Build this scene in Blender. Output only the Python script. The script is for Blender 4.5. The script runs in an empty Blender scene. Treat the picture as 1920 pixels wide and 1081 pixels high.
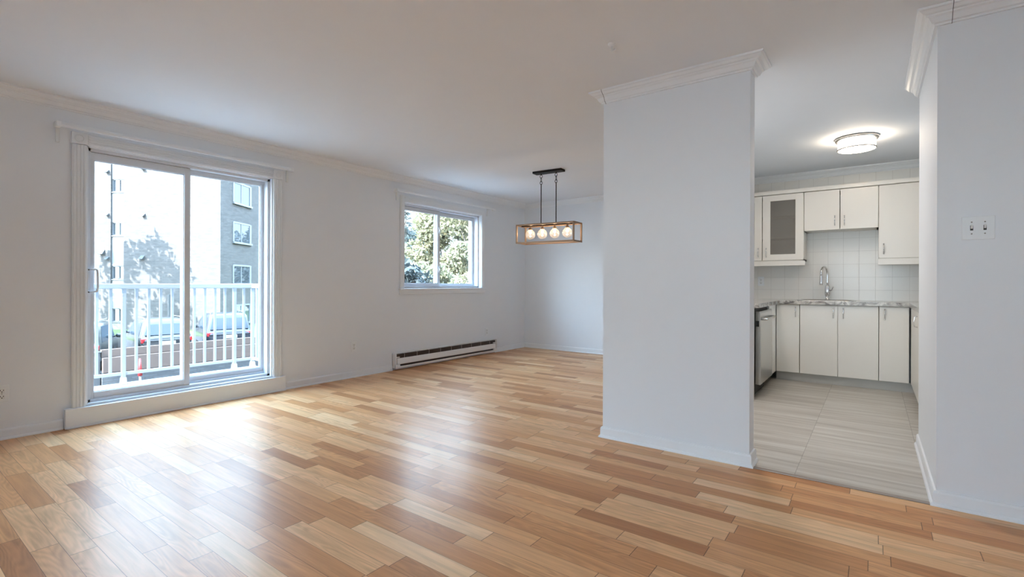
import bpy, bmesh, math, random
from mathutils import Vector, Matrix

scene = bpy.context.scene
C = scene.collection
random.seed(11)

# ------------------------------------------------------------------ camera
FPX, YAW, ROLL, CY, EYE = 921.68, 0.6347, 0.0032, 531.44, 1.10
sy, cy_ = math.sin(YAW), math.cos(YAW)
FWD = Vector((-sy, cy_, 0)); R0 = Vector((cy_, sy, 0)); U0 = Vector((0, 0, 1))
RGT = R0*math.cos(ROLL) + U0*math.sin(ROLL)
UPV = -R0*math.sin(ROLL) + U0*math.cos(ROLL)
cam = bpy.data.cameras.new('camera'); cam_o = bpy.data.objects.new('camera', cam); C.objects.link(cam_o)
cam.sensor_width = 36.0; cam.sensor_fit = 'HORIZONTAL'
cam.lens = 36.0*FPX/1920.0
cam.shift_y = -(540.5-CY)/1920.0
cam.clip_start = 0.05; cam.clip_end = 400
M = Matrix((RGT, UPV, -FWD)).transposed().to_4x4(); M.translation = Vector((0, 0, EYE))
cam_o.matrix_world = M
scene.camera = cam_o

# ------------------------------------------------------------------ world, sun, exposure
SKY_LOW, SKY_HIGH, SUN_W, GLOW = 2.3, 15.0, 22.0, 7.5
w = bpy.data.worlds.new('sky'); scene.world = w; w.use_nodes = True
nt = w.node_tree; nt.nodes.clear()
o_ = nt.nodes.new('ShaderNodeOutputWorld'); bg = nt.nodes.new('ShaderNodeBackground')
tc = nt.nodes.new('ShaderNodeTexCoord'); sep = nt.nodes.new('ShaderNodeSeparateXYZ')
rmp = nt.nodes.new('ShaderNodeValToRGB'); st = nt.nodes.new('ShaderNodeMapRange')
nt.links.new(tc.outputs['Generated'], sep.inputs[0])
nt.links.new(sep.outputs['Z'], rmp.inputs[0]); nt.links.new(sep.outputs['Z'], st.inputs['Value'])
rmp.color_ramp.elements[0].position = 0.0; rmp.color_ramp.elements[0].color = (0.76, 0.89, 1.0, 1)
rmp.color_ramp.elements[1].position = 0.7; rmp.color_ramp.elements[1].color = (0.45, 0.70, 1.0, 1)
st.inputs['From Min'].default_value = 0.20; st.inputs['From Max'].default_value = 0.42
st.inputs['To Min'].default_value = SKY_LOW; st.inputs['To Max'].default_value = SKY_HIGH
dt = nt.nodes.new('ShaderNodeVectorMath'); dt.operation = 'DOT_PRODUCT'; dt.inputs[1].default_value = Vector((-0.20, -0.95, 0.22)).normalized()
nt.links.new(tc.outputs['Generated'], dt.inputs[0])
gl = nt.nodes.new('ShaderNodeMapRange'); gl.interpolation_type = 'SMOOTHSTEP'
gl.inputs['From Min'].default_value = 0.55; gl.inputs['From Max'].default_value = 1.0; gl.inputs['To Min'].default_value = 0.0; gl.inputs['To Max'].default_value = GLOW
nt.links.new(dt.outputs['Value'], gl.inputs['Value'])
ad = nt.nodes.new('ShaderNodeMath'); ad.operation = 'ADD'
nt.links.new(st.outputs[0], ad.inputs[0]); nt.links.new(gl.outputs[0], ad.inputs[1])
nt.links.new(rmp.outputs[0], bg.inputs[0]); nt.links.new(ad.outputs[0], bg.inputs[1])
nt.links.new(bg.outputs[0], o_.inputs[0])
SUNV = Vector((0.10, -0.78, 0.62)).normalized()
sl = bpy.data.lights.new('sun', 'SUN'); sl.energy = SUN_W; sl.angle = 0.009; sl.color = (0.95, 0.975, 1.0)
so = bpy.data.objects.new('sun', sl); C.objects.link(so)
so.rotation_euler = SUNV.to_track_quat('Z', 'Y').to_euler(); so.location = (-12, -20, 20)

vs = scene.view_settings
vs.view_transform = 'Standard'; vs.look = 'None'; vs.exposure = 0.63; vs.gamma = 1.0; vs.use_curve_mapping = False
scene.cycles.use_denoising = True
scene.cycles.max_bounces = 12; scene.cycles.diffuse_bounces = 8; scene.cycles.glossy_bounces = 4
scene.cycles.transparent_max_bounces = 16; scene.cycles.transmission_bounces = 6
scene.cycles.sample_clamp_indirect = 6.0
scene.cycles.caustics_reflective = False; scene.cycles.caustics_refractive = False

# ------------------------------------------------------------------ dimensions
XL, YP, YB, ZC, XR = -4.90, 3.24, 7.02, 2.47, 0.253     # window wall, partition plane, back wall, ceiling, corridor wall
XP0, XP1 = -1.57, -0.603                                  # partition ends
PT = 0.13                                                 # partition thickness
XE, YR = 2.7, -2.3                                        # right and rear walls of the living room
XK = 0.92                                                 # right wall of the kitchen
YC = 4.385                                                # end of the corridor wall

# ------------------------------------------------------------------ materials
def newmat(name):
    m = bpy.data.materials.new(name); m.use_nodes = True
    n = m.node_tree.nodes; return m, n, m.node_tree.links, n['Principled BSDF']

def mat(name, col, rough=0.5, metal=0.0, noise=0.0, nscale=8.0, bump=0.0, bscale=200.0, spec=0.5, coat=0.0):
    m, n, L, b = newmat(name)
    b.inputs['Base Color'].default_value = (*col, 1); b.inputs['Roughness'].default_value = rough
    b.inputs['Metallic'].default_value = metal; b.inputs['Specular IOR Level'].default_value = spec
    b.inputs['Coat Weight'].default_value = coat
    tcn = n.new('ShaderNodeTexCoord')
    nz = n.new('ShaderNodeTexNoise'); nz.inputs['Scale'].default_value = nscale; nz.inputs['Detail'].default_value = 4
    L.new(tcn.outputs['Object'], nz.inputs['Vector'])
    mx = n.new('ShaderNodeMix'); mx.data_type = 'RGBA'
    k = 1.0-noise
    mx.inputs[6].default_value = (col[0]*k, col[1]*k, col[2]*k, 1); mx.inputs[7].default_value = (*[min(1, c*(1+noise)) for c in col], 1)
    L.new(nz.outputs['Fac'], mx.inputs[0]); L.new(mx.outputs[2], b.inputs['Base Color'])
    if bump:
        n2 = n.new('ShaderNodeTexNoise'); n2.inputs['Scale'].default_value = bscale; n2.inputs['Detail'].default_value = 2
        L.new(tcn.outputs['Object'], n2.inputs['Vector'])
        bp = n.new('ShaderNodeBump'); bp.inputs['Strength'].default_value = bump; bp.inputs['Distance'].default_value = 0.002
        L.new(n2.outputs['Fac'], bp.inputs['Height']); L.new(bp.outputs[0], b.inputs['Normal'])
    return m

def math_node(n, L, op, a, b=None, c=None):
    q = n.new('ShaderNodeMath'); q.operation = op
    for i, v in enumerate((a, b, c)):
        if v is None: continue
        if isinstance(v, (int, float)): q.inputs[i].default_value = v
        else: L.new(v, q.inputs[i])
    return q.outputs[0]

def glassmat(name, tint=(0.97, 0.985, 0.98), ior=1.45, rough=0.0, haze=0.0):
    m, n, L, b = newmat(name); n.remove(b)
    out = n['Material Output']
    t = n.new('ShaderNodeBsdfTransparent'); t.inputs[0].default_value = (*tint, 1)
    g = n.new('ShaderNodeBsdfGlossy'); g.inputs['Roughness'].default_value = rough
    lw = n.new('ShaderNodeLayerWeight'); lw.inputs[0].default_value = 0.5      # Schlick reflectance, same from both sides of the pane
    f0 = ((ior-1)/(ior+1))**2
    p5 = math_node(n, L, 'POWER', lw.outputs['Facing'], 5.0); fr = math_node(n, L, 'MULTIPLY_ADD', p5, 1-f0, f0)
    mx = n.new('ShaderNodeMixShader')
    L.new(fr, mx.inputs[0]); L.new(t.outputs[0], mx.inputs[1]); L.new(g.outputs[0], mx.inputs[2])
    if haze:                                   # faint milky film in the glass
        df = n.new('ShaderNodeBsdfTranslucent'); df.inputs[0].default_value = (0.9, 0.9, 0.9, 1); d2 = n.new('ShaderNodeBsdfDiffuse'); d2.inputs[0].default_value = (0.9, 0.9, 0.9, 1)
        m0 = n.new('ShaderNodeMixShader'); L.new(df.outputs[0], m0.inputs[1]); L.new(d2.outputs[0], m0.inputs[2])
        m2 = n.new('ShaderNodeMixShader'); m2.inputs[0].default_value = haze
        L.new(mx.outputs[0], m2.inputs[1]); L.new(m0.outputs[0], m2.inputs[2]); L.new(m2.outputs[0], out.inputs[0]); return m
    L.new(mx.outputs[0], out.inputs[0]); return m

def emitmat(name, col, strength):
    m, n, L, b = newmat(name)
    b.inputs['Base Color'].default_value = (0.8, 0.8, 0.8, 1)
    b.inputs['Emission Color'].default_value = (*col, 1); b.inputs['Emission Strength'].default_value = strength
    return m

def wood_floor():
    m, n, L, b = newmat('oak_planks')
    tcn = n.new('ShaderNodeTexCoord'); sp = n.new('ShaderNodeSeparateXYZ'); L.new(tcn.outputs['Object'], sp.inputs[0])
    X, Y = sp.outputs['X'], sp.outputs['Y']
    W = 0.0898
    yr = math_node(n, L, 'DIVIDE', Y, W); row = math_node(n, L, 'FLOOR', yr); fy = math_node(n, L, 'FRACT', yr)
    wn = n.new('ShaderNodeTexWhiteNoise'); wn.noise_dimensions = '1D'; L.new(row, wn.inputs['W'])
    off = math_node(n, L, 'MULTIPLY', wn.outputs['Value'], 400.0)
    u = math_node(n, L, 'MULTIPLY_ADD', X, 1.75, off)
    v1 = n.new('ShaderNodeTexVoronoi'); v1.voronoi_dimensions = '1D'; v1.feature = 'F1'; v1.inputs['Scale'].default_value = 1; v1.inputs['Randomness'].default_value = 0.8
    L.new(u, v1.inputs['W'])
    v2 = n.new('ShaderNodeTexVoronoi'); v2.voronoi_dimensions = '1D'; v2.feature = 'DISTANCE_TO_EDGE'; v2.inputs['Scale'].default_value = 1; v2.inputs['Randomness'].default_value = 0.8
    L.new(u, v2.inputs['W'])
    cs = n.new('ShaderNodeSeparateColor'); L.new(v1.outputs['Color'], cs.inputs[0])
    ramp = n.new('ShaderNodeValToRGB'); ramp.color_ramp.interpolation = 'LINEAR'
    cols = [(0.0, (0.409, 0.178, 0.073)), (0.10, (0.511, 0.239, 0.099)), (0.3, (0.602, 0.303, 0.136)), (0.5, (0.648, 0.349, 0.166)),
            (0.68, (0.681, 0.385, 0.196)), (0.85, (0.716, 0.436, 0.229)), (1.0, (0.784, 0.527, 0.310))]
    el = ramp.color_ramp.elements
    el[0].position = 0; el[0].color = (*cols[0][1], 1); el[1].position = 1; el[1].color = (*cols[-1][1], 1)
    for p, c_ in cols[1:-1]:
        e = el.new(p); e.color = (*c_, 1)
    L.new(cs.outputs[0], ramp.inputs[0])
    # grain
    gx = math_node(n, L, 'MULTIPLY_ADD', X, 2.2, math_node(n, L, 'MULTIPLY', cs.outputs[1], 90.0))
    gy = math_node(n, L, 'MULTIPLY', Y, 38.0)
    cb = n.new('ShaderNodeCombineXYZ'); L.new(gx, cb.inputs[0]); L.new(gy, cb.inputs[1]); L.new(math_node(n, L, 'MULTIPLY', cs.outputs[2], 50.0), cb.inputs[2])
    nz = n.new('ShaderNodeTexNoise'); nz.inputs['Scale'].default_value = 1.0; nz.inputs['Detail'].default_value = 6; nz.inputs['Roughness'].default_value = 0.6
    nz.inputs['Distortion'].default_value = 0.8
    L.new(cb.outputs[0], nz.inputs['Vector'])
    # cathedral rings on some boards
    cb2 = n.new('ShaderNodeCombineXYZ')
    L.new(math_node(n, L, 'MULTIPLY_ADD', X, 1.6, math_node(n, L, 'MULTIPLY', cs.outputs[1], 60.0)), cb2.inputs[0])
    L.new(math_node(n, L, 'MULTIPLY', Y, 13.0), cb2.inputs[1]); L.new(math_node(n, L, 'MULTIPLY', cs.outputs[0], 33.0), cb2.inputs[2])
    n3 = n.new('ShaderNodeTexNoise'); n3.inputs['Scale'].default_value = 1.0; n3.inputs['Detail'].default_value = 1.0
    L.new(cb2.outputs[0], n3.inputs['Vector'])
    ring = math_node(n, L, 'SINE', math_node(n, L, 'MULTIPLY', n3.outputs['Fac'], 85.0))
    ringm = math_node(n, L, 'MULTIPLY', math_node(n, L, 'GREATER_THAN', cs.outputs[2], 0.50), 0.075)
    rv = math_node(n, L, 'MULTIPLY', ring, ringm)
    gr = math_node(n, L, 'ADD', math_node(n, L, 'MULTIPLY_ADD', nz.outputs['Fac'], 0.80, 0.60), rv)
    # joints
    ey = math_node(n, L, 'MINIMUM', fy, math_node(n, L, 'SUBTRACT', 1.0, fy))
    jy = math_node(n, L, 'LESS_THAN', ey, 0.010)
    jx = math_node(n, L, 'LESS_THAN', v2.outputs['Distance'], 0.0030)
    j = math_node(n, L, 'MAXIMUM', jy, jx)
    jd = math_node(n, L, 'SUBTRACT', 1.0, math_node(n, L, 'MULTIPLY', j, 0.62))
    fac = math_node(n, L, 'MULTIPLY', gr, jd)
    mul = n.new('ShaderNodeVectorMath'); mul.operation = 'SCALE'
    L.new(ramp.outputs[0], mul.inputs[0]); L.new(fac, mul.inputs['Scale'])
    L.new(mul.outputs[0], b.inputs['Base Color'])
    b.inputs['Roughness'].default_value = 0.36
    b.inputs['Specular IOR Level'].default_value = 0.18
    b.inputs['Coat Weight'].default_value = 0.055; b.inputs['Coat Roughness'].default_value = 0.15; b.inputs['Coat IOR'].default_value = 1.5
    # slight unevenness board to board plus the joints
    bp = n.new('ShaderNodeBump'); bp.inputs['Strength'].default_value = 0.35; bp.inputs['Distance'].default_value = 0.001
    hh = math_node(n, L, 'ADD', math_node(n, L, 'MULTIPLY', j, -1.0), math_node(n, L, 'MULTIPLY', nz.outputs['Fac'], 0.18))
    L.new(hh, bp.inputs['Height']); L.new(bp.outputs[0], b.inputs['Normal'])
    return m

def tile_floor():
    m, n, L, b = newmat('grey_striated_floor_tile')
    tcn = n.new('ShaderNodeTexCoord'); sp = n.new('ShaderNodeSeparateXYZ'); L.new(tcn.outputs['Object'], sp.inputs[0])
    X, Y = sp.outputs['X'], sp.outputs['Y']
    ux = math_node(n, L, 'DIVIDE', math_node(n, L, 'ADD', X, 0.368), 0.6); uy = math_node(n, L, 'DIVIDE', math_node(n, L, 'ADD', Y, -4.07), 0.6)
    ix, iy = math_node(n, L, 'FLOOR', ux), math_node(n, L, 'FLOOR', uy)
    fx, fy = math_node(n, L, 'FRACT', ux), math_node(n, L, 'FRACT', uy)
    idc = math_node(n, L, 'MULTIPLY_ADD', ix, 7.3, math_node(n, L, 'MULTIPLY', iy, 19.1))
    cb = n.new('ShaderNodeCombineXYZ')
    L.new(math_node(n, L, 'MULTIPLY', X, 0.8), cb.inputs[0]); L.new(math_node(n, L, 'MULTIPLY', Y, 13.0), cb.inputs[1]); L.new(idc, cb.inputs[2])
    nz = n.new('ShaderNodeTexNoise'); nz.inputs['Scale'].default_value = 1.3; nz.inputs['Detail'].default_value = 7; nz.inputs['Roughness'].default_value = 0.62; nz.inputs['Distortion'].default_value = 0.4
    L.new(cb.outputs[0], nz.inputs['Vector'])
    ramp = n.new('ShaderNodeValToRGB'); el = ramp.color_ramp.elements
    el[0].position = 0.22; el[0].color = (0.29, 0.262, 0.228, 1); el[1].position = 0.82; el[1].color = (0.66, 0.66, 0.62, 1)
    e = el.new(0.5); e.color = (0.48, 0.455, 0.415, 1)
    L.new(nz.outputs['Fac'], ramp.inputs[0])
    ex = math_node(n, L, 'MINIMUM', fx, math_node(n, L, 'SUBTRACT', 1.0, fx)); ey = math_node(n, L, 'MINIMUM', fy, math_node(n, L, 'SUBTRACT', 1.0, fy))
    j = math_node(n, L, 'LESS_THAN', math_node(n, L, 'MINIMUM', ex, ey), 0.0032)
    mul = n.new('ShaderNodeVectorMath'); mul.operation = 'SCALE'
    L.new(ramp.outputs[0], mul.inputs[0]); L.new(math_node(n, L, 'SUBTRACT', 1.0, math_node(n, L, 'MULTIPLY', j, 0.38)), mul.inputs['Scale'])
    L.new(mul.outputs[0], b.inputs['Base Color']); b.inputs['Roughness'].default_value = 0.38
    return m

def wall_tile():
    m, n, L, b = newmat('white_square_wall_tile')
    tcn = n.new('ShaderNodeTexCoord'); sp = n.new('ShaderNodeSeparateXYZ'); L.new(tcn.outputs['Object'], sp.inputs[0])
    P = 0.153
    h = math_node(n, L, 'ADD', sp.outputs['X'], sp.outputs['Y'])
    fx = math_node(n, L, 'FRACT', math_node(n, L, 'DIVIDE', math_node(n, L, 'ADD', h, 0.139-7.01), P))
    fz = math_node(n, L, 'FRACT', math_node(n, L, 'DIVIDE', math_node(n, L, 'ADD', sp.outputs['Z'], -1.189), P))
    ex = math_node(n, L, 'MINIMUM', fx, math_node(n, L, 'SUBTRACT', 1.0, fx)); ez = math_node(n, L, 'MINIMUM', fz, math_node(n, L, 'SUBTRACT', 1.0, fz))
    e = math_node(n, L, 'MINIMUM', ex, ez)
    j = math_node(n, L, 'LESS_THAN', e, 0.0085)
    mx = n.new('ShaderNodeMix'); mx.data_type = 'RGBA'; L.new(j, mx.inputs[0])
    mx.inputs[6].default_value = (0.79, 0.79, 0.765, 1); mx.inputs[7].default_value = (0.60, 0.595, 0.57, 1)
    L.new(mx.outputs[2], b.inputs['Base Color']); b.inputs['Roughness'].default_value = 0.22
    bp = n.new('ShaderNodeBump'); bp.inputs['Strength'].default_value = 0.3; bp.inputs['Distance'].default_value = 0.001
    L.new(math_node(n, L, 'MINIMUM', math_node(n, L, 'MULTIPLY', e, 30.0), 1.0), bp.inputs['Height']); L.new(bp.outputs[0], b.inputs['Normal'])
    return m

def granite():
    m, n, L, b = newmat('grey_granite')
    tcn = n.new('ShaderNodeTexCoord')
    mp = n.new('ShaderNodeMapping'); mp.inputs['Scale'].default_value = (1, 2.2, 1.6); mp.inputs['Rotation'].default_value = (0.3, 0.4, 0.5); L.new(tcn.outputs['Object'], mp.inputs[0])
    a = n.new('ShaderNodeTexNoise'); a.inputs['Scale'].default_value = 9; a.inputs['Detail'].default_value = 9; a.inputs['Roughness'].default_value = 0.72; a.inputs['Distortion'].default_value = 1.4
    L.new(mp.outputs[0], a.inputs['Vector'])
    r = n.new('ShaderNodeValToRGB'); el = r.color_ramp.elements
    el[0].position = 0.33; el[0].color = (0.05, 0.045, 0.045, 1); el[1].position = 0.68; el[1].color = (0.70, 0.685, 0.65, 1)
    for p, c_ in ((0.42, (0.20, 0.185, 0.175)), (0.5, (0.40, 0.385, 0.36)), (0.58, (0.60, 0.585, 0.55))):
        e = el.new(p); e.color = (*c_, 1)
    L.new(a.outputs['Fac'], r.inputs[0]); L.new(r.outputs[0], b.inputs['Base Color']); b.inputs['Roughness'].default_value = 0.12
    return m

def brick(name, c1, c2, mortar, rough=0.85):
    m, n, L, b = newmat(name)
    tcn = n.new('ShaderNodeTexCoord'); sp = n.new('ShaderNodeSeparateXYZ'); L.new(tcn.outputs['Object'], sp.inputs[0])
    cb = n.new('ShaderNodeCombineXYZ'); L.new(math_node(n, L, 'ADD', sp.outputs['X'], sp.outputs['Y']), cb.inputs[0]); L.new(sp.outputs['Z'], cb.inputs[1])
    t = n.new('ShaderNodeTexBrick'); L.new(cb.outputs[0], t.inputs['Vector'])
    t.inputs['Scale'].default_value = 1.0; t.inputs['Brick Width'].default_value = 0.26; t.inputs['Row Height'].default_value = 0.092; t.inputs['Mortar Size'].default_value = 0.008
    t.inputs['Color1'].default_value = (*c1, 1); t.inputs['Color2'].default_value = (*c2, 1); t.inputs['Mortar'].default_value = (*mortar, 1)
    L.new(t.outputs['Color'], b.inputs['Base Color']); b.inputs['Roughness'].default_value = rough
    return m

def leafmat(name, col, trans=0.35):
    m, n, L, b = newmat(name)
    tcn = n.new('ShaderNodeTexCoord'); nz = n.new('ShaderNodeTexNoise'); nz.inputs['Scale'].default_value = 1.7; nz.inputs['Detail'].default_value = 5
    L.new(tcn.outputs['Object'], nz.inputs['Vector'])
    mx = n.new('ShaderNodeMix'); mx.data_type = 'RGBA'; L.new(nz.outputs['Fac'], mx.inputs[0])
    mx.inputs[6].default_value = (col[0]*0.6, col[1]*0.65, col[2]*0.7, 1); mx.inputs[7].default_value = (min(1, col[0]*1.35), min(1, col[1]*1.25), col[2]*1.1, 1)
    L.new(mx.outputs[2], b.inputs['Base Color']); b.inputs['Roughness'].default_value = 0.55
    tr = n.new('ShaderNodeBsdfTranslucent'); L.new(mx.outputs[2], tr.inputs[0])
    ms = n.new('ShaderNodeMixShader'); ms.inputs[0].default_value = trans
    out = n['Material Output']; L.new(b.outputs[0], ms.inputs[1]); L.new(tr.outputs[0], ms.inputs[2]); L.new(ms.outputs[0], out.inputs[0])
    return m

def reeded():
    m, n, L, b = newmat('textured_cabinet_glass'); out = n['Material Output']
    tcn = n.new('ShaderNodeTexCoord'); sp = n.new('ShaderNodeSeparateXYZ'); L.new(tcn.outputs['Object'], sp.inputs[0])
    gx = math_node(n, L, 'SINE', math_node(n, L, 'MULTIPLY', sp.outputs['X'], 520.0)); gz = math_node(n, L, 'SINE', math_node(n, L, 'MULTIPLY', sp.outputs['Z'], 520.0))
    g = math_node(n, L, 'MULTIPLY', gx, gz)
    b.inputs['Base Color'].default_value = (0.34, 0.325, 0.30, 1); b.inputs['Roughness'].default_value = 0.3
    bp = n.new('ShaderNodeBump'); bp.inputs['Strength'].default_value = 0.5; bp.inputs['Distance'].default_value = 0.001
    L.new(g, bp.inputs['Height']); L.new(bp.outputs[0], b.inputs['Normal'])
    t = n.new('ShaderNodeBsdfTransparent'); t.inputs[0].default_value = (0.82, 0.82, 0.80, 1)
    ms = n.new('ShaderNodeMixShader'); ms.inputs[0].default_value = 0.42
    L.new(t.outputs[0], ms.inputs[1]); L.new(b.outputs[0], ms.inputs[2]); L.new(ms.outputs[0], out.inputs[0])
    return m

MT = dict(
    wall=mat('white_wall_paint', (0.755, 0.796, 0.84), 0.6, noise=0.012, bump=0.10, bscale=260),
    ceil=mat('white_ceiling_paint', (0.775, 0.815, 0.862), 0.75, noise=0.012, bump=0.12, bscale=160),
    trim=mat('white_trim_paint', (0.78, 0.815, 0.85), 0.4, noise=0.015),
    vinyl=mat('white_vinyl_frame', (0.66, 0.70, 0.75), 0.35, noise=0.01),
    gasket=mat('dark_gasket', (0.05, 0.055, 0.06), 0.6),
    floor=wood_floor(), tilef=tile_floor(), tilew=wall_tile(), granite=granite(),
    cab=mat('white_cabinet_lacquer', (0.80, 0.785, 0.74), 0.32, noise=0.01),
    toe=mat('grey_toe_kick', (0.52, 0.515, 0.49), 0.5, noise=0.05),
    steel=mat('brushed_steel', (0.62, 0.62, 0.61), 0.27, 1.0, noise=0.04, nscale=30),
    chrome=mat('chrome', (0.75, 0.75, 0.76), 0.07, 1.0),
    nickel=mat('satin_nickel', (0.62, 0.60, 0.57), 0.28, 1.0),
    bronze=mat('dark_bronze', (0.016, 0.012, 0.011), 0.5, 0.1, spec=0.25),
    copper=mat('aged_wood_look_copper', (0.32, 0.21, 0.135), 0.38, 0.45, noise=0.18, nscale=14),
    plastic=mat('white_plastic', (0.77, 0.81, 0.84), 0.35),
    ivory=mat('ivory_plastic', (0.75, 0.78, 0.79), 0.35),
    slot=mat('dark_slot', (0.02, 0.02, 0.02), 0.6),
    screw=mat('screw_metal', (0.35, 0.34, 0.32), 0.4, 0.8),
    heatw=mat('white_enamel', (0.80, 0.79, 0.78), 0.35),
    heatd=mat('brown_fins', (0.055, 0.038, 0.032), 0.5, 0.3, noise=0.3, nscale=60),
    fin=mat('heater_fin_metal', (0.40, 0.36, 0.33), 0.4, 0.7),
    glass=glassmat('window_glass'),
    globe=glassmat('clear_globe_glass', (0.99, 0.98, 0.97), 1.9, haze=0.07),
    bulb=emitmat('warm_bulb', (1.0, 0.70, 0.42), 130.0),
    diff=emitmat('lit_opal_diffuser', (1.0, 0.82, 0.62), 17.5),
    led=emitmat('fill_light_lens', (1.0, 0.89, 0.80), 150.0),
    reed=reeded(),
    thr=mat('threshold_metal', (0.30, 0.26, 0.23), 0.4, 0.4),
    rail=mat('white_aluminium_rail', (0.225, 0.232, 0.240), 0.4),
    deck=mat('pale_concrete_deck', (0.288, 0.288, 0.284), 0.85, noise=0.08, nscale=20),
    brick=brick('beige_brick', (0.090, 0.082, 0.078), (0.058, 0.053, 0.050), (0.041, 0.039, 0.037)),
    panel=mat('white_spandrel', (0.181, 0.181, 0.181), 0.5, noise=0.03),
    winf=mat('far_window_frame', (0.166, 0.170, 0.176), 0.5),
    vent=mat('grey_vent_hood', (0.060, 0.062, 0.065), 0.6),
    asphalt=mat('asphalt', (0.045, 0.045, 0.046), 0.95, noise=0.2, nscale=3),
    paving=mat('pale_concrete_paving', (0.136, 0.138, 0.140), 0.95, noise=0.15, nscale=2),
    concrete=mat('grey_concrete', (0.066, 0.068, 0.068), 0.9, noise=0.18, nscale=2.5),
    block=brick('concrete_block', (0.075, 0.077, 0.08), (0.055, 0.057, 0.06), (0.04, 0.041, 0.043)),
    timber=mat('brown_timber', (0.073, 0.050, 0.041), 0.8, noise=0.15, nscale=3),
    grass=mat('lawn', (0.058, 0.090, 0.020), 0.95, noise=0.3, nscale=4),
    leaf=leafmat('yellow_green_leaves', (0.22, 0.21, 0.13)),
    leafl=leafmat('pale_green_leaves', (0.24, 0.235, 0.155)),
    leafd=leafmat('dark_leaves', (0.05, 0.066, 0.070), 0.2),  # dark tone stands in for shadow on the shrub; distant tree shares it
    needle=leafmat('spruce_needles', (0.055, 0.08, 0.075), 0.15),
    bark=mat('bark', (0.09, 0.075, 0.06), 0.9, noise=0.3, nscale=12),
    carA=mat('car_paint_grey_green', (0.042, 0.047, 0.045), 0.25, 0.2, coat=0.25),
    carAb=mat('car_panel_blue', (0.017, 0.022, 0.047), 0.3, 0.2, coat=0.25),
    carB=mat('car_paint_silver', (0.037, 0.040, 0.044), 0.25, 0.2, coat=0.25),
    carC=mat('car_paint_blue_grey', (0.027, 0.030, 0.038), 0.25, 0.2, coat=0.25),
    carglass=mat('car_glass', (0.03, 0.042, 0.055), 0.10, 0.0, spec=0.25),
    wpane=mat('reflective_pane', (0.270, 0.300, 0.330), 0.03, 0.85),
    tail=mat('tail_light_red', (0.336, 0.016, 0.020), 0.2),
    tyre=mat('tyre', (0.02, 0.02, 0.02), 0.8),
    plate=mat('white_plate', (0.235, 0.235, 0.235), 0.4),
    red=mat('red_marker', (0.302, 0.022, 0.022), 0.5),
    dark=mat('dark_post', (0.05, 0.052, 0.055), 0.6),
)

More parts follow.
